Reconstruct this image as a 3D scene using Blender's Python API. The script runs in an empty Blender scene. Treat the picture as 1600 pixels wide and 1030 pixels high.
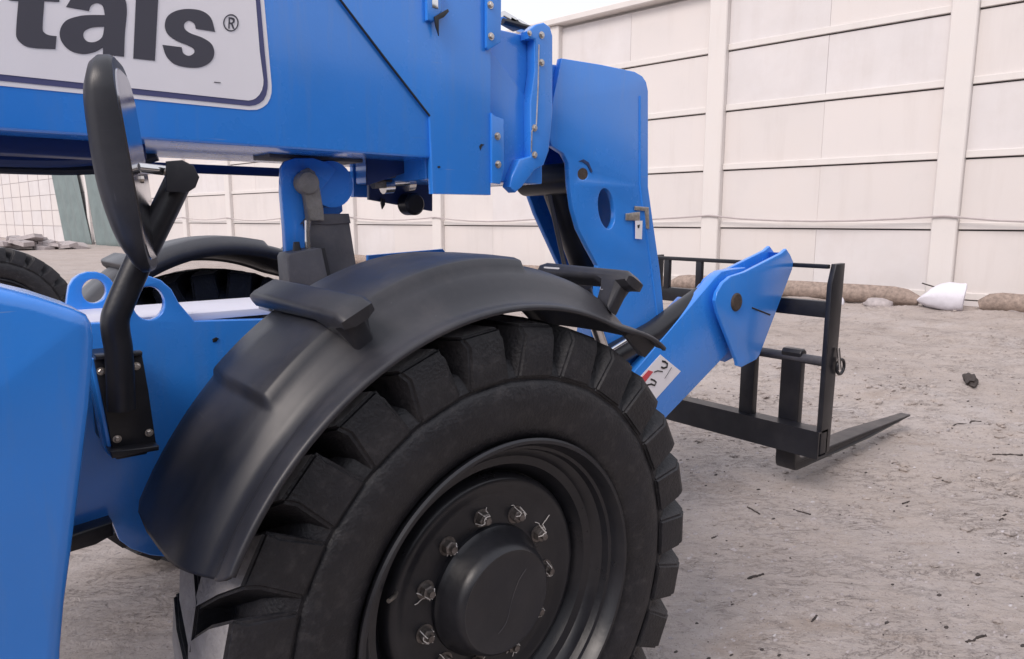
import bpy, bmesh, math, random
from mathutils import Vector, Matrix, noise
R = math.radians
random.seed(7)
scene = bpy.context.scene
COL = scene.collection

# ------------------------------------------------------------------ camera
FPX, PITCH, YAW = 1090.0, math.atan((515 - 342) / 1090.0), R(50.2)
CAM = Vector((-1.011, -2.411, 1.592))
HEAD = Vector((math.cos(YAW), math.sin(YAW), 0)); RIGHT = Vector((math.sin(YAW), -math.cos(YAW), 0)); UP = Vector((0, 0, 1))
FWD = HEAD * math.cos(PITCH) - UP * math.sin(PITCH)
CUP = HEAD * math.sin(PITCH) + UP * math.cos(PITCH)
cd = bpy.data.cameras.new('camera'); cam = bpy.data.objects.new('camera', cd); COL.objects.link(cam)
cd.sensor_fit = 'HORIZONTAL'; cd.sensor_width = 36; cd.lens = 36 * FPX / 1600
cd.clip_start = 0.05; cd.clip_end = 2000
cam.matrix_world = Matrix(((RIGHT.x, CUP.x, -FWD.x, CAM.x), (RIGHT.y, CUP.y, -FWD.y, CAM.y), (RIGHT.z, CUP.z, -FWD.z, CAM.z), (0, 0, 0, 1)))
scene.camera = cam

# ------------------------------------------------------------------ sky, sun, exposure
SUN_AZ = Vector((-0.95, -0.22)).normalized(); SUN_EL = R(42)
w = bpy.data.worlds.new('World'); scene.world = w; w.use_nodes = True
nt = w.node_tree; bg = nt.nodes['Background']
sky = nt.nodes.new('ShaderNodeTexSky'); sky.sky_type = 'NISHITA'; sky.sun_disc = False
sky.sun_elevation = SUN_EL; sky.sun_rotation = math.atan2(SUN_AZ.x, SUN_AZ.y)
sky.air_density = 1.0; sky.dust_density = 4.0; sky.ozone_density = 1.2
# thin bright overcast: an even pale cloud veil with faint structure over the clear sky, the same all round
wt = nt.nodes.new('ShaderNodeTexCoord'); wn = nt.nodes.new('ShaderNodeTexNoise'); wn.inputs['Scale'].default_value = 2.2; wn.inputs['Detail'].default_value = 5
nt.links.new(wt.outputs['Generated'], wn.inputs['Vector'])
wr = nt.nodes.new('ShaderNodeMapRange'); wr.inputs[1].default_value = 0.3; wr.inputs[2].default_value = 0.7; wr.inputs[3].default_value = 0.92; wr.inputs[4].default_value = 1.0
nt.links.new(wn.outputs['Fac'], wr.inputs[0])
wm = nt.nodes.new('ShaderNodeMix'); wm.data_type = 'RGBA'; nt.links.new(wr.outputs[0], wm.inputs[0]); nt.links.new(sky.outputs[0], wm.inputs[6])
wm.inputs[7].default_value = (6.9, 6.95, 7.6, 1)
nt.links.new(wm.outputs[2], bg.inputs[0]); bg.inputs[1].default_value = 0.13
sd = bpy.data.lights.new('sun', 'SUN'); sun = bpy.data.objects.new('sun', sd); COL.objects.link(sun)
sd.energy = 1.9; sd.angle = R(26); sd.color = (1.0, 0.89, 0.82)
sun.rotation_euler = Vector((-SUN_AZ.x * math.cos(SUN_EL), -SUN_AZ.y * math.cos(SUN_EL), -math.sin(SUN_EL))).to_track_quat('-Z', 'Y').to_euler()
vs = scene.view_settings
vs.view_transform = 'Standard'; vs.look = 'None'; vs.gamma = 1; vs.use_curve_mapping = False
vs.exposure = 0.2

# ------------------------------------------------------------------ helpers
def ray(px, py): return FWD + RIGHT * ((px - 800) / FPX) - CUP * ((py - 515) / FPX)
def at(px, py, axis, v):
    r = ray(px, py); i = 'xyz'.index(axis); return CAM + r * ((v - CAM[i]) / r[i])
def XZ(px, py, y): p = at(px, py, 'y', y); return (p.x, p.z)

def node_mat(name, base, rough=0.5, metal=0.0, var=0.12, scale=6.0, bump=0.0, bscale=60.0, dust=None, dust_amt=0.0, dscale=5.0, coat=0.0, spec=0.5, streak=None, streak_amt=0.0, sscale=(3, 3, 0.25), scratch=0.0):
    m = bpy.data.materials.new(name); m.use_nodes = True; n = m.node_tree; L = n.links
    b = n.nodes['Principled BSDF']
    b.inputs['Roughness'].default_value = rough; b.inputs['Metallic'].default_value = metal
    b.inputs['Coat Weight'].default_value = coat; b.inputs['Coat Roughness'].default_value = 0.15
    b.inputs['Specular IOR Level'].default_value = spec
    tc = n.nodes.new('ShaderNodeTexCoord')
    oi = n.nodes.new('ShaderNodeObjectInfo'); ofs = n.nodes.new('ShaderNodeMath'); ofs.operation = 'MULTIPLY'; L.new(oi.outputs['Random'], ofs.inputs[0]); ofs.inputs[1].default_value = 37.0
    vadd = n.nodes.new('ShaderNodeVectorMath'); vadd.operation = 'ADD'; L.new(tc.outputs['Object'], vadd.inputs[0]); L.new(ofs.outputs[0], vadd.inputs[1])
    VEC = vadd.outputs[0]
    nz = n.nodes.new('ShaderNodeTexNoise'); nz.inputs['Scale'].default_value = scale; nz.inputs['Detail'].default_value = 6; nz.inputs['Roughness'].default_value = 0.6
    L.new(VEC, nz.inputs['Vector'])
    mp = n.nodes.new('ShaderNodeMapRange'); mp.inputs[1].default_value = 0.3; mp.inputs[2].default_value = 0.7
    mp.inputs[3].default_value = 1 - var; mp.inputs[4].default_value = 1 + var
    L.new(nz.outputs['Fac'], mp.inputs[0])
    mul = n.nodes.new('ShaderNodeMix'); mul.data_type = 'RGBA'; mul.blend_type = 'MULTIPLY'; mul.inputs[0].default_value = 1
    mul.inputs[6].default_value = (*base, 1); L.new(mp.outputs[0], mul.inputs[7])
    col = mul.outputs[2]
    if dust:
        d = n.nodes.new('ShaderNodeTexNoise'); d.inputs['Scale'].default_value = dscale; d.inputs['Detail'].default_value = 8; d.inputs['Roughness'].default_value = 0.7
        L.new(VEC, d.inputs['Vector'])
        dr = n.nodes.new('ShaderNodeMapRange'); dr.inputs[1].default_value = 0.45; dr.inputs[2].default_value = 0.75; dr.inputs[4].default_value = dust_amt
        L.new(d.outputs['Fac'], dr.inputs[0])
        mx = n.nodes.new('ShaderNodeMix'); mx.data_type = 'RGBA'; L.new(dr.outputs[0], mx.inputs[0]); L.new(col, mx.inputs[6]); mx.inputs[7].default_value = (*dust, 1)
        col = mx.outputs[2]
    def layer(vscale, nscale, lo, hi, amt, colr, det=6):
        nonlocal col
        mpn = n.nodes.new('ShaderNodeMapping'); mpn.inputs['Scale'].default_value = vscale; L.new(VEC, mpn.inputs[0])
        tn = n.nodes.new('ShaderNodeTexNoise'); tn.inputs['Scale'].default_value = nscale; tn.inputs['Detail'].default_value = det; tn.inputs['Roughness'].default_value = 0.65; L.new(mpn.outputs[0], tn.inputs['Vector'])
        r_ = n.nodes.new('ShaderNodeMapRange'); r_.inputs[1].default_value = lo; r_.inputs[2].default_value = hi; r_.inputs[4].default_value = amt; L.new(tn.outputs['Fac'], r_.inputs[0])
        mx = n.nodes.new('ShaderNodeMix'); mx.data_type = 'RGBA'; L.new(r_.outputs[0], mx.inputs[0]); L.new(col, mx.inputs[6]); mx.inputs[7].default_value = (*colr, 1); col = mx.outputs[2]
    if streak: layer(sscale, 4.0, 0.52, 0.75, streak_amt, streak)
    if scratch:
        layer((1.2, 1.2, 26), 3.0, 0.72, 0.76, scratch, (0.45, 0.47, 0.52), 3)
        layer((18, 18, 1.5), 3.0, 0.735, 0.77, scratch * .8, (0.45, 0.47, 0.52), 3)
    L.new(col, b.inputs['Base Color'])
    rr = n.nodes.new('ShaderNodeMapRange'); rr.inputs[1].default_value = 0.3; rr.inputs[2].default_value = 0.7
    rr.inputs[3].default_value = max(0.02, rough - 0.07); rr.inputs[4].default_value = min(1, rough + 0.09)
    L.new(nz.outputs['Fac'], rr.inputs[0]); L.new(rr.outputs[0], b.inputs['Roughness'])
    if bump:
        bn = n.nodes.new('ShaderNodeTexNoise'); bn.inputs['Scale'].default_value = bscale; bn.inputs['Detail'].default_value = 5
        L.new(VEC, bn.inputs['Vector'])
        bp = n.nodes.new('ShaderNodeBump'); bp.inputs['Strength'].default_value = bump; bp.inputs['Distance'].default_value = 0.01
        L.new(bn.outputs['Fac'], bp.inputs['Height']); L.new(bp.outputs[0], b.inputs['Normal'])
    return m

DUST = (0.30, 0.26, 0.24)
M = {}
M['blue'] = node_mat('blue_paint', (0.032, 0.245, 0.80), 0.25, var=0.07, scale=1.6, bump=0.035, bscale=110, dust=(0.16, 0.27, 0.45), dust_amt=0.10, dscale=3.0, coat=0.55, streak=(0.24, 0.28, 0.36), streak_amt=0.14, sscale=(5, 5, 0.5), scratch=0.25)
M['black_plastic'] = node_mat('black_plastic', (0.026, 0.027, 0.034), 0.40, var=0.15, scale=4, bump=0.05, bscale=500, dust=DUST, dust_amt=0.06, dscale=4, spec=0.42, streak=DUST, streak_amt=0.04, sscale=(6, 6, 2), scratch=0.07)
M['rubber'] = node_mat('tyre_rubber', (0.012, 0.012, 0.016), 0.52, var=0.3, scale=9, bump=0.3, bscale=130, dust=(0.20, 0.18, 0.17), dust_amt=0.07, dscale=6, streak=(0.24, 0.22, 0.21), streak_amt=0.11, sscale=(9, 9, 9), scratch=0.12)
M['rubber_worn'] = node_mat('worn_dusty_rubber', (0.27, 0.26, 0.265), 0.75, var=0.35, scale=11, bump=0.5, bscale=90, dust=(0.40, 0.38, 0.38), dust_amt=0.6, dscale=9)  # pale tone mixes real worn dust with sky gloss painted in
M['black_metal'] = node_mat('black_painted_steel', (0.010, 0.0105, 0.015), 0.36, var=0.2, scale=5, bump=0.05, bscale=80, dust=DUST, dust_amt=0.04, dscale=6)
M['rim'] = node_mat('black_rim_paint', (0.014, 0.015, 0.020), 0.33, var=0.2, scale=6, bump=0.04, bscale=60, dust=DUST, dust_amt=0.05, dscale=5)
M['dark_blue'] = node_mat('dark_blue_paint', (0.015, 0.035, 0.13), 0.4, var=0.1)
M['grey'] = node_mat('grey_painted_steel', (0.06, 0.06, 0.072), 0.5, var=0.15, scale=9, bump=0.1, bscale=70, dust=DUST, dust_amt=0.25)
M['grey_iron'] = node_mat('cast_grey_iron', (0.20, 0.185, 0.17), 0.62, var=0.3, scale=18, bump=0.5, bscale=110)
M['chrome'] = node_mat('polished_steel', (0.72, 0.71, 0.70), 0.18, 1.0, var=0.05)
M['zinc'] = node_mat('zinc_bolt_steel', (0.60, 0.55, 0.50), 0.38, 1.0, var=0.2, scale=60)
M['rust'] = node_mat('rusty_steel', (0.075, 0.055, 0.045), 0.65, 0.3, var=0.4, scale=50, bump=0.4)
M['white'] = node_mat('white_decal_film', (0.87, 0.84, 0.88), 0.38, var=0.02)
M['border'] = node_mat('dark_decal_border', (0.075, 0.08, 0.20), 0.45, var=0.03)
M['letter'] = node_mat('grey_decal_letter', (0.060, 0.058, 0.078), 0.5, var=0.03)
M['pale_deck'] = node_mat('pale_deck_paint', (0.74, 0.73, 0.82), 0.4, var=0.04, scale=4)
M['red'] = node_mat('red_decal_ink', (0.62, 0.07, 0.09), 0.45, var=0.05)
M['ink'] = node_mat('black_decal_ink', (0.012, 0.012, 0.014), 0.5, var=0.05)
M['gap_black'] = node_mat('black_gap_tone', (0.012, 0.012, 0.016), 0.6)
M['glass'] = node_mat('mirror_glass', (0.40, 0.39, 0.41), 0.12, 1.0, var=0.02)
M['lens'] = node_mat('frosted_lens', (0.55, 0.55, 0.58), 0.3, var=0.1)
WST = dict(streak=(0.40, 0.34, 0.30), streak_amt=0.13, sscale=(0.8, 0.8, 0.10), scratch=0.0)
M['wall'] = node_mat('pale_wall_paint', (0.685, 0.645, 0.63), 0.62, var=0.05, scale=0.9, bump=0.06, bscale=30, dust=(0.50, 0.43, 0.38), dust_amt=0.16, dscale=0.9, **WST)
M['wall2'] = node_mat('pale_wall_paint_cooler', (0.67, 0.64, 0.64), 0.62, var=0.05, scale=0.8, bump=0.06, bscale=30, dust=(0.50, 0.43, 0.38), dust_amt=0.2, dscale=1.1, **WST)
M['wall3'] = node_mat('pale_wall_paint_greyer', (0.67, 0.63, 0.615), 0.62, var=0.06, scale=0.7, bump=0.06, bscale=30, dust=(0.48, 0.41, 0.36), dust_amt=0.22, dscale=0.7, **WST)
M['post'] = node_mat('pale_post_paint', (0.70, 0.665, 0.645), 0.5, var=0.05, scale=1.5, dust=(0.5, 0.43, 0.38), dust_amt=0.2, dscale=1.5, **WST)
M['nut'] = node_mat('dull_nut_steel', (0.22, 0.20, 0.19), 0.5, 0.8, var=0.4, scale=60)
M['paint_mark'] = node_mat('white_paint_pen', (0.80, 0.76, 0.73), 0.6, var=0.1)
M['backing'] = node_mat('dark_joint_backing', (0.10, 0.085, 0.085), 0.9, var=0.1)
M['wattle'] = node_mat('straw_wattle', (0.30, 0.235, 0.20), 0.9, var=0.35, scale=14, bump=0.8, bscale=40)
M['sandbag'] = node_mat('white_woven_bag', (0.74, 0.73, 0.80), 0.75, var=0.06, scale=10, bump=0.2, bscale=160)
M['stone'] = node_mat('pale_stone', (0.40, 0.36, 0.36), 0.85, var=0.2, scale=12, bump=0.6, bscale=30)
M['tarp'] = node_mat('green_grey_tarp', (0.17, 0.215, 0.215), 0.6, var=0.15, scale=1.5, bump=0.2, bscale=12)
M['cable'] = node_mat('pale_cable', (0.45, 0.40, 0.40), 0.6)
M['twig'] = node_mat('dark_twig', (0.05, 0.04, 0.037), 0.85, var=0.4, scale=40, bump=0.5)

def tag(o, label=None, cat=None, group=None, kind=None):
    if label: o['label'] = label
    if cat: o['category'] = cat
    if group: o['group'] = group
    if kind: o['kind'] = kind
    return o
def link(name, me, mat, parent=None, smooth=35):
    for mm in (mat if isinstance(mat, (list, tuple)) else [mat]): me.materials.append(M[mm])
    if smooth:
        me.shade_smooth(); me.set_sharp_from_angle(angle=R(smooth))
    o = bpy.data.objects.new(name, me); COL.objects.link(o); o.parent = parent
    return o
def empty(name, loc=(0, 0, 0), parent=None):
    o = bpy.data.objects.new(name, None); COL.objects.link(o); o.location = loc; o.parent = parent; o.empty_display_size = 0.2
    return o
def copy_tree(o, parent=None):
    c = o.copy(); COL.objects.link(c); c.parent = parent
    for ch in list(o.children): copy_tree(ch, c)
    return c
def from_bm(bm, name='m'):
    bmesh.ops.recalc_face_normals(bm, faces=bm.faces)
    me = bpy.data.meshes.new(name); bm.to_mesh(me); bm.free(); return me

def chaikin(pts, n=1):
    for _ in range(n):
        q = []
        for i in range(len(pts)):
            a, b = pts[i], pts[(i + 1) % len(pts)]
            q += [(a[0] * .75 + b[0] * .25, a[1] * .75 + b[1] * .25), (a[0] * .25 + b[0] * .75, a[1] * .25 + b[1] * .75)]
        pts = q
    return pts
def flat_mesh(loops, t, bev, name):
    """2D loops (x, z) -> filled, extruded mesh; front face on local y = 0, back on y = t"""
    cu = bpy.data.curves.new(name, 'CURVE'); cu.dimensions = '2D'; cu.fill_mode = 'BOTH'
    bev = min(bev, t * .45)
    cu.extrude = t / 2 - bev; cu.bevel_depth = bev; cu.bevel_resolution = 2; cu.offset = -bev
    for lp in loops:
        sp = cu.splines.new('POLY'); sp.points.add(len(lp) - 1)
        for p, (x, z) in zip(sp.points, lp): p.co = (x, z, 0, 1)
        sp.use_cyclic_u = True
    ob = bpy.data.objects.new(name, cu); COL.objects.link(ob)
    dg = bpy.context.evaluated_depsgraph_get()
    me = bpy.data.meshes.new_from_object(ob.evaluated_get(dg), depsgraph=dg); me.name = name
    bpy.data.objects.remove(ob); bpy.data.curves.remove(cu)
    for v in me.vertices: v.co = (v.co.x, t / 2 - v.co.z, v.co.y)
    bm = bmesh.new(); bm.from_mesh(me); bmesh.ops.remove_doubles(bm, verts=bm.verts, dist=1e-5); bm.to_mesh(me); bm.free()
    me.materials.clear()
    return me
def plate(name, px, y, t, mat, parent, holes=(), bev=0.004, smooth=0, world=False):
    """plate in a vertical fore-and-aft plane: outline given by sight lines onto that plane"""
    f = (lambda p: p) if world else (lambda p: XZ(p[0], p[1], y))
    out = [f(p) for p in px]
    if smooth: out = chaikin(out, smooth)
    loops = [out] + [[f(p) for p in h] for h in holes]
    me = flat_mesh(loops, t, bev, name)
    for v in me.vertices: v.co.y += y
    return link(name, me, mat, parent)
def ring(cx, cy, rx, ry=None, n=28, a0=0, tilt=0):
    ry = ry or rx
    return [(cx + rx * math.cos(2 * math.pi * i / n) * math.cos(tilt) - ry * math.sin(2 * math.pi * i / n) * math.sin(tilt),
             cy + rx * math.cos(2 * math.pi * i / n) * math.sin(tilt) + ry * math.sin(2 * math.pi * i / n) * math.cos(tilt)) for i in range(n)]
def box(name, lo, hi, mat, parent=None, bev=0.006, rot=None, seg=2):
    bm = bmesh.new(); bmesh.ops.create_cube(bm, size=1)
    c = (Vector(lo) + Vector(hi)) / 2; s = Vector(hi) - Vector(lo)
    for v in bm.verts: v.co = Vector((v.co.x * s.x, v.co.y * s.y, v.co.z * s.z))
    if bev: bmesh.ops.bevel(bm, geom=bm.edges[:], offset=min(bev, min(s) * .4), segments=seg, affect='EDGES', profile=0.6)
    if rot: bmesh.ops.rotate(bm, verts=bm.verts, matrix=rot)
    bmesh.ops.translate(bm, verts=bm.verts, vec=c)
    return link(name, from_bm(bm, name), mat, parent)
def tube_mesh(path, rad, n=14, caps=True, name='tube'):
    path = [Vector(p) for p in path]; bm = bmesh.new(); rings = []
    rads = rad if isinstance(rad, (list, tuple)) else [rad] * len(path)
    d0 = (path[1] - path[0]).normalized(); u = d0.orthogonal().normalized()
    for i, p in enumerate(path):
        d = (path[min(i + 1, len(path) - 1)] - path[max(i - 1, 0)]).normalized()
        u = (u - d * u.dot(d)).normalized(); v = d.cross(u)
        rings.append([bm.verts.new(p + (u * math.cos(2 * math.pi * k / n) + v * math.sin(2 * math.pi * k / n)) * rads[i]) for k in range(n)])
    for a, b in zip(rings, rings[1:]):
        for k in range(n): bm.faces.new((a[k], a[(k + 1) % n], b[(k + 1) % n], b[k]))
    if caps: bm.faces.new(rings[0][::-1]); bm.faces.new(rings[-1])
    return from_bm(bm, name)
def tube(name, path, rad, mat, parent=None, n=14, caps=True): return link(name, tube_mesh(path, rad, n, caps, name), mat, parent)
def smooth_path(pts, per=6):
    P = [Vector(p) for p in pts]; out = []
    for i in range(len(P) - 1):
        a, b, c, d = P[max(i - 1, 0)], P[i], P[i + 1], P[min(i + 2, len(P) - 1)]
        for k in range(per):
            t = k / per
            out.append(0.5 * ((2 * b) + (c - a) * t + (2 * a - 5 * b + 4 * c - d) * t * t + (3 * b - a - 3 * c + d) * t ** 3))
    return out + [P[-1]]
def lathe_mesh(prof, n=96, name='lathe'):
    """profile (y, r) turned about the local Y axis"""
    bm = bmesh.new(); rings = []
    for y, r in prof:
        if r < 1e-4: rings.append([bm.verts.new((0, y, 0))])
        else: rings.append([bm.verts.new((r * math.cos(2 * math.pi * k / n), y, r * math.sin(2 * math.pi * k / n))) for k in range(n)])
    for a, b in zip(rings, rings[1:]):
        for k in range(n):
            k2 = (k + 1) % n
            if len(b) == 1: bm.faces.new((a[k], a[k2], b[0]))
            elif len(a) == 1: bm.faces.new((a[0], b[k2], b[k]))
            else: bm.faces.new((a[k], a[k2], b[k2], b[k]))
    return from_bm(bm, name)
def hex_bolt_mesh(r=0.011, h=0.009, n=6):
    bm = bmesh.new()
    w_ = [bm.verts.new((r * 1.35 * math.cos(2 * math.pi * k / 16), 0, r * 1.35 * math.sin(2 * math.pi * k / 16))) for k in range(16)]
    w2 = [bm.verts.new((v.co.x, -0.003, v.co.z)) for v in w_]
    a = [bm.verts.new((r * math.cos(2 * math.pi * k / n), -0.003, r * math.sin(2 * math.pi * k / n))) for k in range(n)]
    b = [bm.verts.new((v.co.x, -h, v.co.z)) for v in a]
    c = [bm.verts.new((v.co.x * .75, -h - 0.002, v.co.z * .75)) for v in a]
    for A, B, m in ((w_, w2, 16), (a, b, n), (b, c, n)):
        for k in range(m): bm.faces.new((A[k], A[(k + 1) % m], B[(k + 1) % m], B[k]))
    bm.faces.new(w2); bm.faces.new(c)
    return from_bm(bm, 'bolt')
BOLT = hex_bolt_mesh(); BOLT.materials.append(M['zinc'])
def bolt(px, py, y, parent, s=1.0, spin=0.3, rz=0, name='bolt'):
    o = bpy.data.objects.new(name, BOLT); COL.objects.link(o); o.parent = parent
    o.location = at(px, py, 'y', y); o.rotation_euler = (0, spin + px, rz); o.scale = (s, s, s); return o

# ================================================================== GROUND
def axis(lo, hi, step, far, grow=1.22):
    a = []; x = lo
    while x < hi: a.append(x); x += step
    a.append(hi); s = step; x = hi
    while x < far: s *= grow; x += s; a.append(x)
    s = step; x = lo; pre = []
    while x > -far: s *= grow; x -= s; pre.append(x)
    return pre[::-1] + a
def ground_h(x, y):
    d = math.hypot(x - 6, y - 1)
    f = max(0.0, 1 - d / 26.0)
    if f <= 0: return 0.0
    u = x * 0.766 - y * 0.643; v = x * 0.643 + y * 0.766       # u runs along the ruts, v across them
    h = 0.020 * noise.noise((x * 0.55, y * 0.55, 3)) + 0.012 * noise.noise((x * 1.7 + y * .3, y * 1.7, 8))
    h += 0.006 * noise.noise((u * 1.8, v * 6.5, 1)) + 0.005 * noise.noise((u * 6, v * 11, 5))
    k = max(0.0, min(1.0, (x - 2.2) / 3.0))                     # churned, rutted beyond the forks
    w_ = v + 0.35 * noise.noise((u * 0.35, v * 0.3, 21))
    h += k * (0.062 * (1 - abs(2 * noise.noise((u * 0.45, w_ * 1.5, 12)))) ** 2 + 0.040 * noise.noise((u * 1.1, w_ * 3.2, 17)) + 0.018 * noise.noise((u * 3.5, w_ * 9, 2)))
    return h * min(1, f * 2.2) - 0.004 - 0.02 * k
gx = axis(-2.5, 13.5, 0.07, 700); gy = axis(-3.2, 9.5, 0.07, 700)
vv = [(x, y, ground_h(x, y)) for y in gy for x in gx]; W = len(gx)
ff = [(j * W + i, j * W + i + 1, (j + 1) * W + i + 1, (j + 1) * W + i) for j in range(len(gy) - 1) for i in range(W - 1)]
gm = bpy.data.meshes.new('ground'); gm.from_pydata(vv, [], ff)
def ground_material():
    m = bpy.data.materials.new('packed_dirt'); m.use_nodes = True; n = m.node_tree; L = n.links; b = n.nodes['Principled BSDF']
    b.inputs['Roughness'].default_value = 0.9; b.inputs['Specular IOR Level'].default_value = 0.2
    tc = n.nodes.new('ShaderNodeTexCoord')
    def nz(scale, det=8, ro=0.6, dist=0.0, sc=(1, 1, 1)):
        mp = n.nodes.new('ShaderNodeMapping'); mp.vector_type = 'TEXTURE'; mp.inputs['Scale'].default_value = tuple(1 / q for q in sc); mp.inputs['Rotation'].default_value = (0, 0, R(-40)); L.new(tc.outputs['Object'], mp.inputs[0])
        t = n.nodes.new('ShaderNodeTexNoise'); t.inputs['Scale'].default_value = scale; t.inputs['Detail'].default_value = det
        t.inputs['Roughness'].default_value = ro; t.inputs['Distortion'].default_value = dist; L.new(mp.outputs[0], t.inputs['Vector']); return t.outputs['Fac']
    def mr(f, a, b_, c=0.0, d=1.0):
        q = n.nodes.new('ShaderNodeMapRange'); q.inputs[1].default_value = a; q.inputs[2].default_value = b_; q.inputs[3].default_value = c; q.inputs[4].default_value = d
        L.new(f, q.inputs[0]); return q.outputs[0]
    def mix(f, a, c):
        q = n.nodes.new('ShaderNodeMix'); q.data_type = 'RGBA'; L.new(f, q.inputs[0])
        for s, v in ((6, a), (7, c)):
            if isinstance(v, tuple): q.inputs[s].default_value = (*v, 1)
            else: L.new(v, q.inputs[s])
        return q.outputs[2]
    big = mr(nz(0.5, 6), 0.35, 0.65); mid = mr(nz(3.0, 8, 0.7, 0.4), 0.35, 0.68); fine = nz(38, 6, 0.75)
    c = mix(big, (0.40, 0.345, 0.315), (0.475, 0.43, 0.415))
    c = mix(mid, c, (0.43, 0.37, 0.335))
    # tracked brownish patches with a shape of their own
    c = mix(mr(nz(0.9, 5, 0.5, 1.5, (1, 2.2, 1)), 0.60, 0.74, 0, 0.55), c, (0.31, 0.245, 0.20))
    c = mix(mr(nz(20, 8, 0.8, 0.3, (0.75, 1.7, 1)), 0.30, 0.46, 0.8, 0.0), c, (0.21, 0.18, 0.175))
    c = mix(mr(nz(13, 8, 0.8, 0.3, (0.8, 1.6, 1)), 0.56, 0.70, 0.0, 0.6), c, (0.50, 0.46, 0.46))
    c = mix(mr(fine, 0.30, 0.44, 0.8, 0.0), c, (0.17, 0.145, 0.14))
    c = mix(mr(nz(85, 3, 0.6), 0.62, 0.70, 0, 0.7), c, (0.55, 0.51, 0.50))
    c = mix(mr(nz(120, 2, 0.5), 0.66, 0.72, 0, 0.7), c, (0.12, 0.10, 0.095))
    # short dry cracks
    crack = nz(4.0, 8, 0.75, 1.0, (0.8, 2.0, 1))
    a1 = n.nodes.new('ShaderNodeMath'); a1.operation = 'SUBTRACT'; L.new(crack, a1.inputs[0]); a1.inputs[1].default_value = 0.5
    a2 = n.nodes.new('ShaderNodeMath'); a2.operation = 'ABSOLUTE'; L.new(a1.outputs[0], a2.inputs[0])
    cm = n.nodes.new('ShaderNodeMath'); cm.operation = 'MULTIPLY'; L.new(mr(a2.outputs[0], 0.0, 0.016, 1, 0), cm.inputs[0]); L.new(mr(nz(1.6, 4), 0.45, 0.6), cm.inputs[1])
    c = mix(mr(cm.outputs[0], 0, 1, 0, 0.75), c, (0.15, 0.125, 0.12))
    L.new(c, b.inputs['Base Color'])
    h = n.nodes.new('ShaderNodeMath'); h.operation = 'SUBTRACT'; L.new(fine, h.inputs[0]); L.new(cm.outputs[0], h.inputs[1])
    b1 = n.nodes.new('ShaderNodeBump'); b1.inputs['Strength'].default_value = 0.55; b1.inputs['Distance'].default_value = 0.012; L.new(h.outputs[0], b1.inputs['Height'])
    b2 = n.nodes.new('ShaderNodeBump'); b2.inputs['Strength'].default_value = 0.85; b2.inputs['Distance'].default_value = 0.03; L.new(nz(9, 8, 0.7, 0.5, (0.85, 1.6, 1)), b2.inputs['Height']); L.new(b1.outputs[0], b2.inputs['Normal'])
    L.new(b2.outputs[0], b.inputs['Normal'])
    return m
M['ground'] = ground_material()
tag(link('ground', gm, 'ground', smooth=0), kind='structure')
gm.shade_smooth()

# ================================================================== PERIMETER WALL
WA = R(98); WD = Vector((math.cos(WA), math.sin(WA), 0)); WN = Vector((-math.sin(WA), math.cos(WA), 0))   # WN points towards the yard
W0 = Vector((13.6, 2.3, 0))
def wrot(): return Matrix((( WD.x, -WN.x, 0), (WD.y, -WN.y, 0), (0, 0, 1))).to_4x4()   # local x along, local y away from yard
def wbox(name, s0, s1, d0, d1, z0, z1, mat, parent, bev=0.008):
    """d = distance in front of (towards the yard from) the wall line"""
    bm = bmesh.new(); bmesh.ops.create_cube(bm, size=1)
    for v in bm.verts: v.co = Vector((v.co.x * (s1 - s0), v.co.y * (d1 - d0), v.co.z * (z1 - z0)))
    if bev: bmesh.ops.bevel(bm, geom=bm.edges[:], offset=bev, segments=1, affect='EDGES')
    c = W0 + WD * ((s0 + s1) / 2) + WN * ((d0 + d1) / 2) + UP * ((z0 + z1) / 2)
    o = link(name, from_bm(bm, name), mat, parent, smooth=0)
    o.location = c - (parent.location if parent else Vector()); o.rotation_euler = (0, 0, math.atan2(WD.y, WD.x)); return o
wall = empty('boundary_wall', W0)
tag(wall, 'tall pale panelled boundary wall with broad posts and rails behind the machine', 'wall')
PITCHW = 4.66; LV = [0.12, 1.40, 2.68, 3.96, 5.24, 6.52]
rngw = random.Random(3)
bays = range(-2, 10)
S_END = bays[-1] * PITCHW + PITCHW + 0.2
wbox('wall_backing', bays[0] * PITCHW + .2, S_END, -0.20, -0.06, 0.0, 6.5, 'backing', wall)
for b in bays:
    s0 = 0.2 + b * PITCHW
    wbox('post', s0 - 0.21, s0 + 0.21, -0.05, 0.16, 0.0, 6.56, 'post', wall, 0.02)
    for k in range(5):
        z0, z1 = LV[k], LV[k + 1]
        mid = s0 + PITCHW * 0.5
        for a, c in ((s0 + 0.212, mid - 0.0015), (mid + 0.0015, s0 + PITCHW - 0.212)):
            o = wbox('panel', a, c, -0.055, rngw.uniform(-0.002, 0.003), z0 + 0.12, z1 - 0.028, rngw.choice(('wall', 'wall', 'wall2', 'wall3')), wall, 0.004)
            o.rotation_euler.z += R(rngw.uniform(-0.12, 0.12))
        wbox('rail', s0 + 0.212, s0 + PITCHW - 0.212, -0.05, 0.045, z0, z0 + 0.125, 'post', wall, 0.008)
    wbox('base_plank', s0 + 0.212, s0 + PITCHW - 0.212, -0.05, 0.02, 0.0, 0.10, 'wall2', wall, 0.005)
wbox('post', S_END - 0.21, S_END + 0.21, -0.05, 0.16, 0, 6.56, 'post', wall, 0.02)
wbox('coping', bays[0] * PITCHW, S_END + 0.3, -0.30, 0.26, 6.563, 6.72, 'post', wall, 0.02)
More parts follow.
